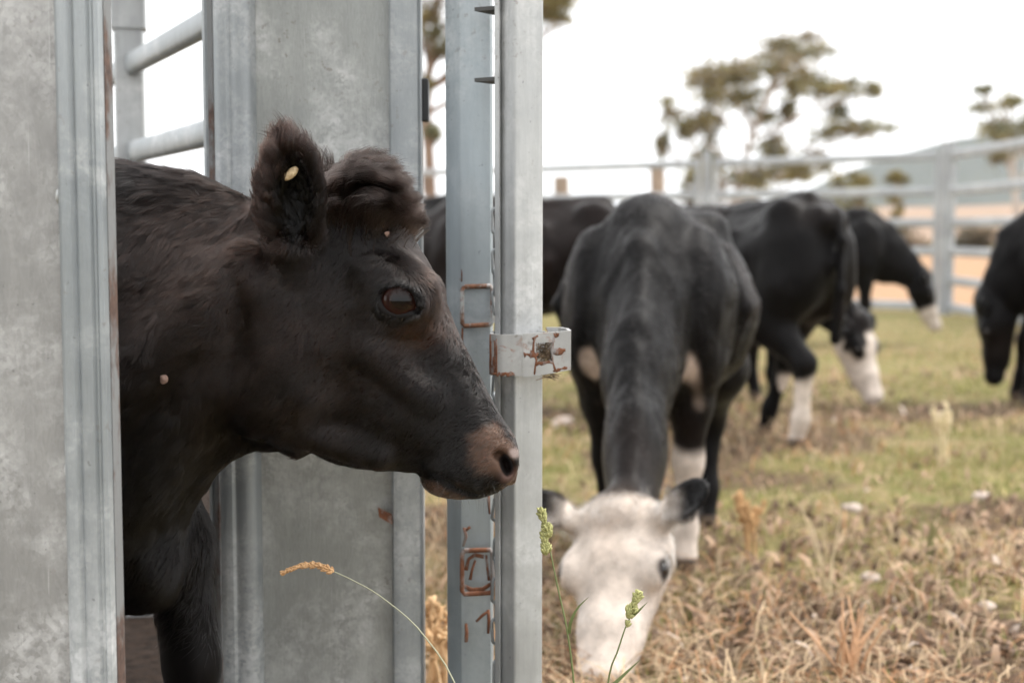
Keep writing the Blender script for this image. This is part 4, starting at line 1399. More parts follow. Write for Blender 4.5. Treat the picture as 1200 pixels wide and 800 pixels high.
    def HE(c, r, k, carve=False, sym=True):
        for sg in ((1, -1) if sym else (1,)):
            Fd.ell(H(c[0], c[1], c[2] * sg), r, k, M=M.T.tolist() if False else M.tolist(), carve=carve)
    def HC(a, b, ra, rb, k):
        for sg in ((1, -1) if (a[2] or b[2]) else (1,)):
            Fd.cap(H(a[0], a[1], a[2] * sg), H(b[0], b[1], b[2] * sg), ra, rb, k)
    HE((0.085, -0.005, 0.0), (0.115, 0.075, 0.114), 0.04, sym=False)
    HC((0.10, -0.02, 0.022), (0.25, -0.02, 0.016), 0.066, 0.052, 0.03)
    HC((0.25, -0.02, 0.012), (0.35, -0.022, 0.014), 0.047, 0.044, 0.03)
    HC((0.09, -0.075, 0.03), (0.29, -0.058, 0.012), 0.046, 0.030, 0.03)
    HE((0.372, -0.02, 0.02), (0.032, 0.042, 0.038), 0.02)
    HE((0.130, 0.026, 0.090), (0.046, 0.032, 0.026), 0.025)
    HE((-0.005, 0.045, 0.0), (0.055, 0.038, 0.080), 0.04, sym=False)
    HE((0.385, -0.005, 0.034), (0.010, 0.012, 0.014), 0.008, carve=True)
    HC((0.025, 0.005, 0.06), (0.02, 0.015 + earrise * 0.09, 0.115), 0.026, 0.020, 0.02)
    if ears:
        a = math.atan2(earrise, 1.0)
        for sg in (1, -1):
            ca, sa = math.cos(a) , math.sin(a) * sg
            R = np.array([[1, 0, 0], [0, ca, sa], [0, -sa, ca]])
            MM = (M @ R)
            Fd.ell(H(0.006, 0.022 + earrise * 0.13, 0.156 * sg), (0.050, 0.019, 0.066), 0.015, M=MM.tolist())
            Fd.ell(H(0.018, 0.040 + earrise * 0.13, 0.162 * sg), (0.035, 0.017, 0.050), 0.010, M=MM.tolist(), carve=True)
    V, F = Fd.extract(smooth=2, lam=0.5)
    nv = vert_normals(V, F)
    nv = nv * np.sign(orient_sign(V, F))
    V = V + nv * ((vnoise(V * [1, 1, 1], 9, 91) - 0.5) * 0.016 + (vnoise(V * [1.0, 0.45, 1.0], 38, 92) - 0.5) * 0.006)[:, None] * smoothstep(0.35, 0.5, V[:, 1])[:, None]
    rel = V - pl
    t, h, q = rel @ hd3, rel @ up, rel @ lt
    C = np.tile(np.array(tint), (len(V), 1))
    n1_ = vnoise(V, 18, 3); n2_ = vnoise(V, 60, 4)
    C *= (0.7 + 0.7 * n1_)[:, None]
    C = C + (np.array([0.012, 0.0080, 0.0066]) - C) * (0.6 * smoothstep(0.55, 0.85, vnoise(V, 5, 8)))[:, None]
    wht = np.array([0.54, 0.465, 0.405])
    hm = smoothstep(0.30, 0.22, np.sqrt((t - 0.18)**2 + h**2 + q**2))
    if white == 'face':
        m = smoothstep(-0.035, -0.005, t + 0.03 * (n1_ - 0.5)) * hm * smoothstep(0.120, 0.108, np.abs(q)) * smoothstep(-0.13, -0.09, h)
        earin = smoothstep(0.165, 0.13, np.abs(q)) * smoothstep(0.095, 0.11, np.abs(q)) * hm * smoothstep(0.018, 0.03, h - 0.09 * (np.abs(q) - 0.1)) * smoothstep(0.055, 0.03, np.abs(t - 0.025))
        C = C + (wht * (0.85 + 0.25 * n2_)[:, None] - C) * np.maximum(m, 0.45 * earin)[:, None]
        C = C + (np.array([0.30, 0.20, 0.14]) - C) * (0.9 * np.exp(-((t - 0.05)**2 * 0.6 + h * h * 0.2 + q * q) / 0.0035) * n1_ * hm)[:, None]
        lid = smoothstep(0.030, 0.020, np.sqrt((t - 0.135)**2 + (h - 0.027)**2 + (np.abs(q) - 0.103)**2))
        C = C + (np.array([0.02, 0.015, 0.013]) - C) * lid[:, None]
        nose = smoothstep(0.375, 0.392, t) * smoothstep(0.02, 0.0, h) * hm
        C = C + (np.array([0.30, 0.17, 0.13]) - C) * nose[:, None]
    elif white == 'patch':                          # white face with a dark ring round the eye
        m = smoothstep(0.05, 0.09, t) * hm * smoothstep(0.115, 0.1, np.abs(q))
        eye = smoothstep(0.060, 0.040, np.hypot((t - 0.125) * 0.7, h - 0.015) + 0.06 * (n1_ - 0.5)) * smoothstep(0.04, 0.06, np.abs(q))
        m = m * (1 - eye)
        C = C + (wht - C) * m[:, None]
    elif white == 'muzzle':
        m = smoothstep(0.20, 0.24, t) * hm
        C = C + (wht * 0.8 - C) * m[:, None]
    x, y, z = V.T
    for (front, side, hgt) in socks:
        sel = ((x > 0) == front) & ((z > 0) == (side > 0)) & (np.abs(z) < 0.22) & (np.abs(z) > 0.05) & (np.abs(x - (0.26 if front else -0.42)) < (0.11 if front else 0.25)) & (t < -0.06)
        m = np.where(sel, smoothstep(hgt + 0.02, hgt - 0.02, y + 0.04 * (n1_ - 0.5)), 0)
        C = C + (wht * 0.95 - C) * m[:, None]
    if brisket:
        m = smoothstep(0.045, 0.02, np.hypot((y - 0.545) * 0.6, (np.abs(z) - 0.125)) + 0.07 * (vnoise(V, 14, 77) - 0.5)) * smoothstep(0.16, 0.2, x) * smoothstep(0.40, 0.36, x) * (0.6 + 0.6 * n1_)
        C = C + (np.array([0.42, 0.33, 0.27]) - C) * np.clip(m, 0, 1)[:, None]
    hf = smoothstep(0.05, 0.042, y) * smoothstep(0.3, 0.25, np.abs(z)) * (1 - hm)
    C = C + (np.array([0.10, 0.075, 0.06]) - C) * hf[:, None]
    hv = np.array(heading, float); hv /= np.linalg.norm(hv)
    f3, l3 = np.array([hv[0], hv[1], 0]), np.array([-hv[1], hv[0], 0])
    base = np.array([pos[0], pos[1], 0.0])
    def world_(A):
        return scale * (A[:, :1] * f3 + A[:, 2:3] * l3 + A[:, 1:2] * np.array([0, 0, 1.0]))
    sl = np.where(V[:, 0] < 0.5, 1 - slope * V[:, 0], 1 - slope * 0.5)
    X = world_(V * np.stack([np.ones(len(V)), sl, np.ones(len(V))], 1))
    X[:, 2] = np.maximum(X[:, 2] + lift, -0.01)
    F = F[:, ::-1] if orient_sign(X, F) < 0 else F
    root = thing(name, label, 'calf', base, 'calves grazing in the yard')
    me = np_mesh('calf_body', X, F)
    vcolor(me, C)
    obj('body', me, M_COAT2, root)
    for sg in (1, -1):
        c = world_(H(0.135, 0.027, 0.101 * sg)[None])[0] + np.array([0, 0, lift])
        vs, fs = uv_sphere(0.0185 * scale, 14, 9)
        obj('eye', np_mesh('eye', vs + c, fs), kE.m, root)
    if fur:
        Nw = vert_normals(X, F)
        isface = (hm > 0.5) & (t > -0.03)
        w = np.where(isface, 3.0, 1.0) * smoothstep(0.3, 0.6, y + isface * 0.6) * np.where(np.hypot(t - 0.135, (h - 0.027)) < 0.022, np.where(np.abs(q) > 0.06, 0, 1), 1)
        w = w * np.where((X + base)[:, 1] > base[1] + 0.15, 0.4, 1.0)
        T, B = sample_surface(X, F, w, fur)
        ip = lambda A: (A[T] * B[:, :, None]).sum(1) if A.ndim == 2 else (A[T] * B).sum(1)
        P0, N, col, pt, pq, pf = ip(X), unit(ip(Nw)), ip(C), ip(t), ip(q), ip(isface.astype(float))
        hdw = world_(hd3[None])[0] / scale
        fl = np.where((pf > 0.5)[:, None], hdw[None, :] * 0.6, -f3 * 0.7 - np.array([0, 0, 0.7])) 
        sw = P0 * 1000
        fl = fl + np.stack([vnoise(sw, 0.04, s_) - 0.5 for s_ in (1, 2, 3)], 1) * 2.2 + RNG.normal(0, 0.25, (fur, 3))
        fl = unit(fl - N * (fl * N).sum(1, keepdims=True))
        Lh = np.where(pf > 0.5, 0.006 + 0.018 * smoothstep(0.08, 0.0, pt), 0.014) * RNG.uniform(0.6, 1.3, fur)
        ear_ = (np.abs(pq) > 0.11) & (pf > 0.5)
        Lh = np.where(ear_, 0.028, Lh)
        lf = np.where(pf > 0.5, 0.25 + 0.6 * smoothstep(0.06, 0.0, pt), 0.2)
        hc = col * np.where((pf > 0.5)[:, None], 1.0, 0.6) * (0.7 + 0.6 * RNG.random((fur, 1)))
        hair_object('coat_hair', strands(P0, N, fl, Lh, lf, 4), np.full(fur, 0.0004), hc, M_HAIR, root)
    return root

# white-faced calf grazing straight towards the camera
grazing_calf('calf', 'white-faced black calf grazing head-on, right of the clamped gate post', (0.388, 3.83), (-0.2, -0.98), (0.95, 0.275), (0.74, -0.67), res=0.0085, white='face', wide=1.14, scale=0.975,
             lat=0.035, hturn=-0.05, roll=0.22, fur=60000, socks=((True, 1, 0.33),), brisket=True, legs=dict(f=(-0.06, -0.10), h=(0.05, -0.1)), earrise=0.5, neckr=0.95)
# black calf with white socks, seen from behind
grazing_calf('calf', 'black calf with two white hind socks, rump turned towards the camera', (0.95, 6.09), (-0.62, 0.78), (0.74, 0.40), (0.5, -0.86), slope=0.11, scale=1.01,
             socks=((False, 1, 0.27), (False, -1, 0.27), (True, 1, 0.2), (True, -1, 0.2)), legs=dict(h=(-0.03, 0.34)))
grazing_calf('calf', 'calf with white face and dark eye patch grazing behind the white-socked calf', (1.10, 7.60), (0.80, -0.60), (0.74, 0.40), (0.35, -0.94), white='patch', scale=1.04, neckr=0.95,
             socks=((True, 1, 0.2),))
grazing_calf('calf', 'white-muzzled black calf grazing near the fence corner post', (2.45, 11.0), (0.97, -0.2), (0.64, 0.49), (0.36, -0.93), white='muzzle', res=0.014, scale=1.06)
grazing_calf('calf', 'black calf with lowered head cut off by the right edge of the picture', (2.95, 7.10), (-0.97, 0.28), (0.50, 0.49), (0.0, -1.0), res=0.013, scale=1.05, legs=dict(f=(0.06, 0.10)), lat=0.0, earrise=0.2)
grazing_calf('calf', 'dark brown-black calf half hidden behind the gate post and the white-faced calf', (0.02, 6.9), (-1.0, 0.12), (0.74, 0.42), (0.6, -0.8), res=0.014, tint=(0.009, 0.0062, 0.0056), scale=1.06, socks=((False, 1, 0.25), (False, -1, 0.25)))
grazing_calf('calf', 'far black calf glimpsed in the narrow gap between the tray panel and gate upright', (-0.72, 11.5), (1.0, 0.1), (0.70, 0.95), (0.9, -0.42), res=0.016, scale=1.18)
# ================================================================ grass, litter, weeds
def blades(name, P, L, Wd, yaw, lean, bend, C, mat, seg=3, label=None, cat=None, zoff=-0.004):
    """P (n,3) roots; each blade a tapered bent strip of `seg` pieces"""
    n = len(P)
    d = np.stack([np.cos(yaw), np.sin(yaw), np.zeros(n)], 1)
    sd = np.stack([-np.sin(yaw), np.cos(yaw), np.zeros(n)], 1)
    s = np.linspace(0, 1, seg + 1)
    V = np.zeros((n, 2 * seg + 1, 3))
    for i, t in enumerate(s):
        out = lean * t + bend * t * t
        c = P + d * (L * np.sin(np.clip(out, 0, 2.4)) * t)[:, None] + np.array([0, 0, 1.0]) * (L * np.cos(np.clip(out, 0, 1.5)) * t)[:, None]
        c[:, 2] += zoff
        if i < seg:
            hw = (Wd * (1 - 0.75 * t) / 2)[:, None]
            V[:, 2 * i], V[:, 2 * i + 1] = c - sd * hw, c + sd * hw
        else:
            V[:, 2 * seg] = c
    base = (np.arange(n) * (2 * seg + 1))[:, None]
    tris = []
    for i in range(seg - 1):
        a = 2 * i
        tris += [(a, a + 1, a + 3), (a, a + 3, a + 2)]
    tris.append((2 * seg - 2, 2 * seg - 1, 2 * seg))
    F = (base[:, :, None] + np.array(tris)[None]).reshape(-1, 3)
    me = np_mesh(name, V.reshape(-1, 3), F, smooth=False)
    vcolor(me, np.repeat(C, 2 * seg + 1, axis=0))
    return obj(name, me, mat)

def leaf_material(name, trans=0.3, rough=0.7):
    k = NT(name)
    a = k.n('Attribute', attribute_name='Col')
    k.set('Base Color', a.outputs['Color'])
    k.set('Roughness', rough)
    k.set('Specular IOR Level', 0.2)
    tr = k.n('BsdfTranslucent')
    k.l(a.outputs['Color'], tr.inputs['Color'])
    mx = k.n('MixShader')
    mx.inputs[0].default_value = trans
    k.l(k.b.outputs[0], mx.inputs[1]); k.l(tr.outputs[0], mx.inputs[2])
    k.l(mx.outputs[0], k.t.nodes['Material Output'].inputs['Surface'])
    return k.m
M_GRASS = leaf_material('grass_blade')

def scatter(n, y0, y1, p=1.0, margin=0.5):
    """points on the ground inside the wedge the photograph sees"""
    out = []
    tot = 0
    while tot < n:
        y = y0 + (y1 - y0) * RNG.random(n * 2)**p
        x = (RNG.random(n * 2) * 2 - 1) * (0.40 * y + margin)
        keep = (x > -0.36 * y) & ~((np.abs(x + 0.35) < 0.75) & (y < 2.3)) & ~((x < -0.40) & (y < 4.6)) & ~((x < -0.2 * y) & (y < 9))
        q = np.stack([x[keep], y[keep], np.zeros(keep.sum())], 1)
        out.append(q); tot += len(q)
    P = np.concatenate(out)[:n]
    P[:, 2] = ground_z(P)
    return P
def inside_cut(P, n, m):
    """keep n points, likelier where m is high"""
    w = m / m.max()
    k = RNG.random(len(P)) < w
    return P[k][:n]
G = np.array
P = scatter(150000, 2.2, 15.0, 1.7)
green = smoothstep(0.42, 0.62, 0.65 * vnoise(P, 0.8, 51) + 0.35 * vnoise(P, 3.0, 52) + 0.16 * smoothstep(3.2, 5.5, P[:, 1]))
cl = 0.25 + smoothstep(0.35, 0.75, vnoise(P, 7.0, 53))
keep = RNG.random(len(P)) < cl * (0.5 + 0.5 * green) * (1 - 0.85 * dirt_at(P))
P, green = P[keep], green[keep]
n = len(P)
gcol = np.where((RNG.random(n) < 0.44 + 0.48 * green)[:, None],
                G([0.175, 0.190, 0.058]) * RNG.uniform(0.7, 1.45, (n, 1)) + G([0.03, 0.015, 0.0]) * RNG.random((n, 1)),
                G([0.58, 0.47, 0.225]) * RNG.uniform(0.45, 1.3, (n, 1)))
L = RNG.uniform(0.02, 0.065, n) * (0.6 + 0.8 * vnoise(P, 3.0, 54)) * (1 - 0.035 * P[:, 1])
g = blades('grass', P, L, RNG.uniform(0.0025, 0.0050, n) * (1 + 0.06 * P[:, 1]), RNG.uniform(0, 6.283, n), RNG.uniform(0.15, 1.15, n), RNG.uniform(0, 0.8, n), gcol, M_GRASS)
tag(g, 'short grazed grass, green mixed with straw, over the yard', 'grass', kind='stuff')
# straw and dead stalks lying flat, thicker near the camera
P = scatter(46000, 2.2, 12.0, 2.0)
m = (smoothstep(0.35, 0.7, vnoise(P, 1.6, 61)) + 0.25) * (1 - 0.45 * dirt_at(P))
P = inside_cut(P, 14000, m)
n = len(P)
scol = G([0.55, 0.415, 0.27]) * RNG.uniform(0.4, 1.25, (n, 1)) * np.where(RNG.random((n, 1)) < 0.3, G([0.85, 0.62, 0.5]), 1.0)
g = blades('straw_litter', P + G([0, 0, 0.006]) * RNG.random((n, 1)), RNG.uniform(0.05, 0.19, n), RNG.uniform(0.0025, 0.0065, n), RNG.uniform(0, 6.283, n), RNG.uniform(1.15, 1.52, n), RNG.uniform(0, 0.25, n), scol, M_GRASS)
tag(g, 'dry straw and trampled stalks strewn over the grass', 'straw', kind='stuff')
# dead broad leaves and chips of dung and bark
P = scatter(9000, 2.2, 9.0, 2.0)
P = inside_cut(P, 4200, smoothstep(0.4, 0.75, vnoise(P, 1.1, 63)) + 0.12)
n = len(P)
lc = np.where((RNG.random(n) < 0.55)[:, None], G([0.42, 0.29, 0.20]), G([0.13, 0.085, 0.058])) * RNG.uniform(0.6, 1.35, (n, 1))
lc = np.where((RNG.random(n) < 0.03)[:, None], G([0.62, 0.52, 0.44]), lc)
g = blades('leaf_litter', P + G([0, 0, 0.01]), RNG.uniform(0.03, 0.075, n), RNG.uniform(0.012, 0.030, n), RNG.uniform(0, 6.283, n), RNG.uniform(1.0, 1.5, n), RNG.uniform(-0.3, 0.3, n), lc, M_GRASS, seg=3)
tag(g, 'dead brown leaves and bark chips among the straw', 'leaf litter', kind='stuff')
# bare race floor earth, its colour darkened to hold the shade between walls
kc = NT('shade_darkened_earth')
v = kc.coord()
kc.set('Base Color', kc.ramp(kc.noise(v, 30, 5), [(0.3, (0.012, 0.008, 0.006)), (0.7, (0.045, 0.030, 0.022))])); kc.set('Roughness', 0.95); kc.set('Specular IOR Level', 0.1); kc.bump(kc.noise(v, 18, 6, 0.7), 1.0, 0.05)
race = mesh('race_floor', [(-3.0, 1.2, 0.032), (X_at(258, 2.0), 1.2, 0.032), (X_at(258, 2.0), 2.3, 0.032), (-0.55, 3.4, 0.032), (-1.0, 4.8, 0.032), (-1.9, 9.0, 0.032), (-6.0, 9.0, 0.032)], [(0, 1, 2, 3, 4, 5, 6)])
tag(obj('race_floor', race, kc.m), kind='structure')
kp = NT('pale_stone'); v = kp.coord()
kp.set('Base Color', kp.ramp(kp.noise(v, 40, 4), [(0.3, (0.33, 0.26, 0.22)), (0.7, (0.55, 0.46, 0.40))])); kp.set('Roughness', 0.85)
def stone(x, y, r, label):
    c = ground_at(x, y)
    c[2] = gz(c[0], c[1])
    vs, fs = uv_sphere(1, 12, 8)
    vs = vs * (0.75 + 0.5 * vnoise(vs, 1.6, int(x)))[:, None] * G([r, r * 0.8, r * 0.55])
    o = obj('stone', np_mesh('stone', vs + G([0, 0, r * 0.25]), fs), kp.m)
    o.location = c
    tag(o, label, 'stone', 'pale stones lying in the grass')
for a in ((1150, 585, 0.035, 'pale stone in the grass towards the right edge, upper of two'), (1156, 716, 0.022, 'pale stone in the grass towards the right edge, lower of two'), (998, 597, 0.035, 'pale flat stone in the middle of the grass, right of the dry stalk clump'),
          (1020, 682, 0.028, 'pale stone lying between the dry stalk clump and the two edge stones'), (660, 500, 0.05, 'pale stone behind the gate post under the clamp')):
    stone(*a)
# ---- standing weeds, each a thing of its own
kg = NT('green_stem'); kg.set('Base Color', (0.13, 0.16, 0.055)); kg.set('Roughness', 0.6)
kse = NT('green_seed'); v = kse.coord()
kse.set('Base Color', kse.ramp(kse.noise(v, 400, 3), [(0.3, (0.22, 0.23, 0.08)), (0.7, (0.50, 0.48, 0.22))])); kse.set('Roughness', 0.8)
kds = NT('straw_seed'); v = kds.coord()
kds.set('Base Color', kds.ramp(kds.noise(v, 400, 3), [(0.3, (0.38, 0.20, 0.085)), (0.7, (0.66, 0.42, 0.22))])); kds.set('Roughness', 0.8)
kdt = NT('pale_dry_stem'); kdt.set('Base Color', (0.36, 0.36, 0.25)); kdt.set('Roughness', 0.7)
def spline(pts, n=14):
    P = np.array(pts, float)
    t = np.linspace(0, 1, len(P))
    m = np.linspace(0, 1, n)
    return np.stack([curve1(t, P[:, i])(m) for i in range(3)], 1)
def seed_lumps(mb, A, B, width, n, size, gap=None, seed=1):
    r = random.Random(seed)
    A, B = np.array(A), np.array(B)
    vs0, fs = uv_sphere(1, 6, 4)
    ax = (B - A) / np.linalg.norm(B - A)
    for i in range(n):
        t = r.random()
        if gap and gap[0] < t < gap[1]:
            continue
        wl = width * (0.35 + 0.65 * math.sin(math.pi * min(1, 0.12 + t * 0.85))) * (0.75 + 0.4 * math.sin(9 * t))
        off = np.array([r.gauss(0, 1), r.gauss(0, 1), r.gauss(0, 1)])
        off = off - ax * (off @ ax)
        off = off / (np.linalg.norm(off) + 1e-9) * wl * math.sqrt(r.random())
        c = A + (B - A) * t + off
        d = ax * 0.8 + off / (np.linalg.norm(off) + 1e-9) * 0.6
        d /= np.linalg.norm(d)
        u = np.cross(d, [0.3, 0.8, 0.5]); u /= np.linalg.norm(u)
        w_ = np.cross(d, u)
        s = size * r.uniform(0.7, 1.3)
        vv = vs0[:, :1] * u * s * 0.42 + vs0[:, 1:2] * w_ * s * 0.42 + vs0[:, 2:3] * d * s
        mb.add(vv + c, [tuple(f) for f in fs])
def leaf_strip(mb, pts, wd):
    P = spline(pts, 8)
    n = len(P)
    L_, R_ = [], []
    for i in range(n):
        t = i / (n - 1)
        tg = P[min(i + 1, n - 1)] - P[max(i - 1, 0)]
        sd = np.cross(tg, FW); sd /= np.linalg.norm(sd) + 1e-9
        h = wd * (1 - t**2) * 0.5 + 0.0001
        L_.append(P[i] - sd * h); R_.append(P[i] + sd * h + FW * h * 0.8)
    mb.add(L_ + R_, [(i, i + 1, n + i + 1, n + i) for i in range(n - 1)])
# cocksfoot stalk beside the gate post
s1 = thing('grass_stalk', 'taller green seeding grass stalk beside the gate post', 'grass stalk', (at(676, 800, 1.8)[0] + 0.01, 1.80, 0), 'seeding grass stalks')
P = spline([(*root_loc(s1)[:2], 0), at(680, 900, 1.79), at(672, 795, 1.78), at(664, 735, 1.775), at(654, 690, 1.775), at(645, 646, 1.775)], 22)
MB().tube(P, np.linspace(0.0016, 0.0008, 22), 6).build('stem', kg.m, s1, smooth=True)
mb = MB(); seed_lumps(mb, at(640, 648, 1.775), at(638, 624, 1.775), 0.0070, 150, 0.0038, seed=2); seed_lumps(mb, at(644, 628, 1.775), at(633, 596, 1.775), 0.0062, 190, 0.0036, gap=(0.42, 0.47), seed=3)
mb.build('seed_head', kse.m, s1, smooth=True)
mb = MB(); leaf_strip(mb, [at(667, 742, 1.776), at(669, 728, 1.77), at(677, 712, 1.765), at(690, 699, 1.76)], 0.004)
mb.build('leaf', kg.m, s1)
s2 = thing('grass_stalk', 'shorter green seeding grass stalk in front of the white calf face', 'grass stalk', (at(702, 800, 1.8)[0], 1.82, 0), 'seeding grass stalks')
P = spline([(*root_loc(s2)[:2], 0), at(704, 900, 1.80), at(713, 797, 1.79), at(724, 762, 1.785), at(733, 735, 1.785), at(742, 716, 1.785)], 20)
MB().tube(P, np.linspace(0.0015, 0.0008, 20), 6).build('stem', kg.m, s2, smooth=True)
mb = MB(); seed_lumps(mb, at(737, 722, 1.785), at(749, 694, 1.785), 0.0070, 210, 0.0038, seed=4); seed_lumps(mb, at(735, 732, 1.785), at(736, 728, 1.785), 0.003, 30, 0.0035, seed=5)
mb.build('seed_head', kse.m, s2, smooth=True)
mb = MB(); leaf_strip(mb, [at(739, 724, 1.786), at(748, 716, 1.78), at(759, 705, 1.775)], 0.0035); mb.build('leaf', kg.m, s2)
mb = MB(); leaf_strip(mb, [at(706, 812, 1.79), at(722, 799, 1.785), at(737, 785, 1.78), at(751, 772, 1.775)], 0.0045)
mb.build('leaf', kg.m, s2)
s3 = thing('grass_stalk', 'thin bent dry grass stalk with orange-tan ear in front of the tray panel', 'grass stalk', (at(560, 800, 1.75)[0], 1.72, 0), 'seeding grass stalks')
P = spline([(*root_loc(s3)[:2], 0), at(556, 950, 1.72), at(538, 815, 1.72), at(495, 742, 1.72), at(448, 700, 1.72), at(414, 680, 1.72), at(388, 668, 1.72)], 26)
MB().tube(P, np.linspace(0.0011, 0.0006, 26), 6).build('stem', kdt.m, s3, smooth=True)
mb = MB()
Q_ = spline([at(389, 669, 1.72), at(372, 662, 1.72), at(352, 663, 1.72), at(331, 671, 1.72)], 8)
for i in range(7):
    seed_lumps(mb, Q_[i], Q_[i + 1], 0.0045 * (1 - 0.11 * i), 34, 0.0034, seed=10 + i)
mb.build('seed_head', kds.m, s3, smooth=True)
# tall dead stalk clumps further out
def dead_clump(px, py, hgt, spread, n, label, col=(0.40, 0.27, 0.14), seed=1, head=True):
    c = ground_at(px, py); c[2] = gz(c[0], c[1])
    root = thing('dry_stalk_clump', label, 'dry weed', c, 'clumps of dead standing stalks')
    r = random.Random(seed)
    kk_ = NT('dead_stalk'); kk_.set('Base Color', col); kk_.set('Roughness', 0.85)
    for i in range(n):
        d = np.array([r.gauss(0, spread), r.gauss(0, spread), 1.0])
        hh = hgt * r.uniform(0.65, 1.0)
        b = c + np.array([r.gauss(0, 0.012), r.gauss(0, 0.012), 0])
        P_ = spline([b, b + d * hh * 0.5, b + d * hh + np.array([r.gauss(0, 0.02), r.gauss(0, 0.02), 0])], 7)
        mb = MB(); mb.tube(P_, np.linspace(0.0035, 0.0018, 7), 5)
        if head:
            seed_lumps(mb, P_[4], P_[6], 0.010, 22, 0.010, seed=seed * 50 + i)
        mb.build('stalk', kk_.m, root)
dead_clump(876, 650, 0.20, 0.05, 9, 'upright tan dead stalk clump right of the white-faced calf ear', (0.50, 0.31, 0.15), 1)
dead_clump(970, 700, 0.22, 0.16, 7, 'loose pale stalk clump in the middle of the bare grass', (0.52, 0.42, 0.26), 2, False)
dead_clump(1085, 655, 0.17, 0.12, 6, 'short greenish stalk clump right of the pale stalk clump', (0.22, 0.21, 0.09), 3, False)
dead_clump(1105, 545, 0.24, 0.16, 8, 'pale feathery stalk clump far right in the grass', (0.60, 0.50, 0.32), 4)
dead_clump(992, 805, 0.16, 0.30, 16, 'tangled orange-tan stalk clump at the bottom edge', (0.50, 0.30, 0.17), 5, False)
dead_clump(690, 720, 0.16, 0.22, 9, 'tan stalk clump beside the white-faced calf muzzle', (0.46, 0.31, 0.18), 6, False)
dead_clump(510, 830, 0.22, 0.10, 12, 'tan stalk clump in the gap left of the bluish upright', (0.56, 0.37, 0.20), 7)

# ================================================================ trees
kb = NT('eucalypt_bark'); v = kb.coord((1, 1, 0.3))
kb.set('Base Color', kb.ramp(kb.noise(v, 3, 5), [(0.3, (0.30, 0.25, 0.21)), (0.7, (0.58, 0.54, 0.50))])); kb.set('Roughness', 0.9)
kb2 = NT('brown_bark'); v = kb2.coord((1, 1, 0.3))
kb2.set('Base Color', kb2.ramp(kb2.noise(v, 5, 5), [(0.3, (0.12, 0.08, 0.055)), (0.7, (0.25, 0.175, 0.125))])); kb2.set('Roughness', 0.9)
M_LEAF = leaf_material('gum_leaf', 0.3)
def leaf_mass(centers, radii, per, size, rs, cols):
    """many small leaf faces spread through clumps -> arrays"""
    V, F, C = [], [], []
    for c, r, n in zip(centers, radii, per):
        u = rs.normal(0, 1, (n, 3)); u /= np.linalg.norm(u, axis=1)[:, None]
        p = c + u * np.abs(rs.normal(0, 0.72, (n, 1))) * np.array(r)
        d = rs.normal(0, 1, (n, 3)); d[:, 2] -= 0.6; d /= np.linalg.norm(d, axis=1)[:, None]
        s = np.cross(d, rs.normal(0, 1, (n, 3))); s /= np.linalg.norm(s, axis=1)[:, None] + 1e-9
        L = (size * rs.uniform(0.6, 1.3, n))[:, None]
        w = L * 0.2
        q = np.stack([p - d * L / 2, p + s * w, p + d * L / 2, p - s * w], 1)
        o = sum(len(a) for a in V)
        V.append(q.reshape(-1, 3)); F.append(o + np.arange(n * 4).reshape(n, 4))
        cc = np.array(cols[rs.integers(len(cols))]) * rs.uniform(0.7, 1.35, (n, 1))
        C.append(np.repeat(cc, 4, axis=0))
    return np.concatenate(V), np.concatenate(F), np.concatenate(C)
OLIVE = [(0.21, 0.20, 0.10), (0.25, 0.225, 0.11), (0.17, 0.17, 0.095), (0.28, 0.24, 0.115), (0.21, 0.175, 0.11)]
def gum_tree(name, label, base_px, d, trunk_pts, clumps, bark, lsize=0.16, dens=260, seed=1, trunk_r=0.2, cols=OLIVE, group='gum trees beyond the yard'):
    """trunk_pts / clumps in photo pixels at distance d: clumps = (x, y, rx, ry, depth offset in m)"""
    rs = np.random.default_rng(seed)
    s = d / FPX
    b = np.array([X_at(base_px, d), d, 0.0])
    root = thing(name, label, 'tree', b, group)
    T = [b] + [at(x, y, d + o) for x, y, o in trunk_pts]
    Tp = spline(T, 16)
    mb = MB(); mb.tube(Tp, np.linspace(trunk_r, trunk_r * 0.3, 16), 9)
    C, R, N_ = [], [], []
    for (x, y, rx, ry, o) in clumps:
        c = at(x, y, d + o)
        # limb from the trunk to the clump
        j = int(np.argmin(np.linalg.norm(Tp - c, axis=1) + 0.6 * np.maximum(Tp[:, 2] - c[2] + 0.4, 0)))
        j = max(3, j - 3)
        m = (Tp[j] + c) / 2 + rs.normal(0, 0.15, 3) + np.array([0, 0, -0.1])
        L_ = spline([Tp[j], m, c + np.array([0, 0, -ry * s * 0.3])], 7)
        mb.tube(L_, np.linspace(trunk_r * 0.42, trunk_r * 0.08, 7), 6)
        for q in range(4):
            e = c + rs.normal(0, 0.55, 3) * np.array([rx, rx, ry]) * s
            mb.tube([L_[4], (L_[5] + e) / 2, e], [trunk_r * 0.12, trunk_r * 0.08, trunk_r * 0.03], 4)
        k_ = max(4, int(rx * ry / 55))
        for q in range(k_):
            u = rs.normal(0, 0.5, 3)
            C.append(c + u * np.array([rx, rx, ry]) * s * 0.9)
            R.append(np.array([rx, rx, ry]) * s * rs.uniform(0.65, 1.25))
            N_.append(int(dens * rs.uniform(0.5, 1.2)))
    mb.build('trunk', bark, root, smooth=True)
    V, F, Cc = leaf_mass(C, R, N_, lsize, rs, cols)
    me = np_mesh('crown', V - b, F, smooth=False)
    vcolor(me, Cc)
    obj('crown', me, M_LEAF, root)
    return root
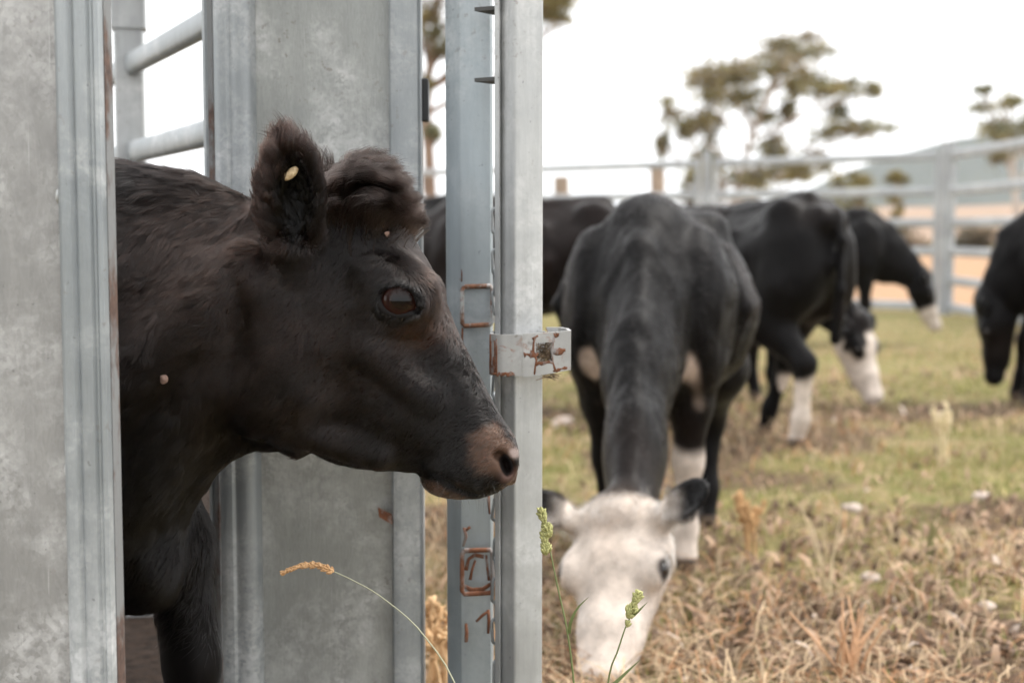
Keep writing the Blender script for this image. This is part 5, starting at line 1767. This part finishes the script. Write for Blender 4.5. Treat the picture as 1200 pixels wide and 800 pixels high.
gum_tree('gum_tree', 'large open-crowned gum tree standing behind the fence', 872, 55, [(866, 240, 0), (872, 190, 0.3), (885, 150, 0.2), (905, 105, 0), (925, 60, 0)],
         [(925, 55, 38, 13, 0), (955, 62, 22, 9, 1), (912, 82, 32, 14, -1), (850, 90, 40, 20, 0.5), (830, 105, 22, 15, -0.5), (868, 112, 26, 14, 1), (790, 128, 18, 13, 0), (776, 170, 7, 14, 0), (832, 148, 24, 20, 0),
          (818, 180, 18, 12, 1), (815, 205, 26, 14, -1), (945, 100, 22, 16, 1), (965, 110, 18, 10, -1), (998, 106, 22, 10, 0), (1025, 106, 10, 6, 0), (980, 130, 12, 16, 0.5), (972, 158, 24, 11, 0), (1025, 152, 22, 9, 0.5), (1000, 150, 14, 8, 0),
          (905, 175, 20, 14, 0), (880, 205, 26, 11, 0), (845, 200, 26, 12, 0.5), (925, 195, 30, 10, -0.5), (960, 185, 20, 9, 0.5), (800, 150, 16, 12, 0), (890, 130, 18, 12, 0.5), (925, 130, 8, 10, 0)], kb.m, 0.24, 160, 3, 0.17)
gum_tree('gum_tree', 'gum tree at the right edge above the fence', 1192, 60, [(1192, 250, 0), (1186, 200, 0), (1180, 150, 0), (1172, 115, 0)],
         [(1155, 125, 16, 9, 0), (1152, 106, 8, 5, 0), (1185, 118, 16, 9, 0), (1190, 150, 28, 12, 0), (1165, 158, 22, 8, 0), (1195, 165, 22, 12, 1), (1180, 185, 16, 9, 0), (1215, 140, 22, 16, 0)], kb.m, 0.24, 160, 5, 0.17)
gum_tree('gum_tree', 'brown-trunked tree seen in the gap, its leafy branch reaching past the gate post', 503, 26, [(505, 260, 0), (503, 190, 0), (500, 120, 0), (507, 50, 0), (520, -40, 0), (540, -110, 0)],
         [(500, 25, 22, 18, 0), (512, 60, 12, 10, 0), (560, -30, 60, 26, 0.4), (630, -5, 30, 14, 0), (660, 14, 22, 11, 0), (645, 2, 26, 11, -0.3), (600, -60, 60, 30, 0), (470, -40, 50, 30, 0), (510, 158, 9, 8, 0), (498, 95, 7, 9, 0)], kb2.m, 0.11, 240, 8, 0.14)
def bush(label, px, py, d, rx, ry, seed, cols=OLIVE, n=10):
    rs = np.random.default_rng(seed)
    s = d / FPX
    c = at(px, py, d)
    b = np.array([c[0], d, 0.0])
    root = thing('bush', label, 'bush', b, 'scrub bushes beyond the yard')
    C = [c + rs.normal(0, 0.45, 3) * np.array([rx, rx * 0.6, ry]) * s for _ in range(n)]
    C += [np.array([c[0] + rs.normal(0, 0.4) * rx * s, d + rs.normal(0, 0.3) * rx * s, max(0.1, c[2] * rs.uniform(0.15, 0.8))]) for _ in range(n)]
    R = [np.array([rx, rx, ry]) * s * rs.uniform(0.3, 0.55) for _ in C]
    V, F, Cc = leaf_mass(C, R, [190] * len(C), 0.16, rs, cols)
    me = np_mesh('foliage', V - b, F, smooth=False); vcolor(me, Cc)
    obj('foliage', me, M_LEAF, root)
    mb = MB()
    for q in range(4):
        mb.tube([b + rs.normal(0, 0.1, 3) * [1, 1, 0], b * 0.5 + C[q] * 0.5, C[q]], [0.06, 0.045, 0.02], 5)
    mb.build('stem', kb2.m, root)
YEL = [(0.26, 0.20, 0.06), (0.20, 0.165, 0.06), (0.15, 0.13, 0.05)]
GRY = [(0.10, 0.095, 0.07), (0.14, 0.12, 0.08), (0.19, 0.14, 0.09)]
bush('yellow-green bush under the large gum tree', 935, 208, 62, 42, 11, 1, YEL)
bush('olive bush right of the large gum tree', 1010, 212, 64, 24, 10, 2, YEL)
bush('olive bush at the foot of the gum tree trunk', 985, 222, 60, 22, 10, 3)
bush('dark bush left of the large gum tree', 815, 222, 58, 30, 12, 4, GRY)
bush('small rounded bush left of the corner post', 1052, 206, 63, 12, 9, 5, YEL)
bush('low grey bush behind the rails, left of the corner post', 1050, 272, 54, 44, 12, 6, GRY)
bush('low grey bush behind the rails, right of the corner post', 1150, 272, 54, 40, 13, 7, GRY)
bush('low grey bush behind the white-socked calf', 960, 270, 56, 40, 11, 8, GRY)
bush('low grey bush at the right edge behind the rails', 1215, 268, 52, 36, 14, 9, GRY)
bush('low dark bush behind the timber posts', 720, 268, 58, 50, 10, 10, GRY)
bush('low dark bush seen in the gap by the bluish upright', 520, 262, 56, 40, 12, 11, GRY)
hero, hQ, hX, hN, hF, hbase = build_hero()
# ================================================================ small things caught on the calf
def on_hero(x, y, side=-1):
    """nearest skin point to photo position on the camera side"""
    d = (hQ[:, 0] - x)**2 + (hQ[:, 1] - y)**2 + np.where(hQ[:, 2] * side > 20, 0, 1e6)
    i = int(np.argmin(d - 0.35 * np.abs(hQ[:, 2])))
    return hX[i], hN[i]
kx = NT('tan_husk'); v = kx.coord()
kx.set('Base Color', kx.ramp(kx.noise(v, 300, 3), [(0.3, (0.30, 0.20, 0.10)), (0.7, (0.58, 0.46, 0.28))])); kx.set('Roughness', 0.6)
p, nn = on_hero(357, 218)
vs, fs = uv_sphere(1, 14, 9)
R_ = np.array([math.cos(0.62), 0, math.sin(0.62)]); U_ = np.array([-math.sin(0.62), 0, math.cos(0.62)])
husk = vs[:, :1] * R_ * 0.0125 + vs[:, 1:2] * np.array([0, 1, 0]) * 0.003 + (vs[:, 2:3] + 0.25 * vs[:, :1]**2) * U_ * 0.0055
o = obj('seed_husk', np_mesh('seed_husk', husk, fs), kx.m)
o.location = p - FW * 0.010
tag(o, 'tan seed husk caught in the hair inside the black calf ear', 'seed husk')
kb_ = NT('burr'); kb_.set('Base Color', (0.24, 0.155, 0.125)); kb_.set('Roughness', 0.85)
for x, y, r, lb in ((214, 440, 0.0040, 'pinkish burr stuck on the side of the black calf neck'), (458, 282, 0.0028, 'tiny pale burr on the black calf forehead below its topknot')):
    p, nn = on_hero(x, y)
    vs2 = vs * (0.45 + 1.1 * vnoise(vs, 1.7, 3 + int(x)))[:, None] * np.array([r, r * 0.7, r * 1.1])
    o = obj('burr', np_mesh('burr', vs2, fs), kb_.m)
    o.location = p + nn * 0.0045
    tag(o, lb, 'burr')
# ================================================================ thin haze over the whole country
hz = MB().box((0, 1500, 70.0), (7000, 0, 0), (0, 5500, 0), (0, 0, 72.0)).build('haze', None)
mh = bpy.data.materials.new('haze_air')
mh.use_nodes = True
mh.node_tree.nodes.clear()
ho = mh.node_tree.nodes.new('ShaderNodeOutputMaterial')
hv_ = mh.node_tree.nodes.new('ShaderNodeVolumePrincipled')
hv_.inputs['Color'].default_value = (0.86, 0.92, 1.0, 1)
hv_.inputs['Density'].default_value = 0.00015
hv_.inputs['Anisotropy'].default_value = 0.2
mh.node_tree.links.new(hv_.outputs[0], ho.inputs['Volume'])
hz.data.materials.append(mh)
tag(hz, 'thin pale haze over the yard and the far hills', 'haze', kind='stuff')
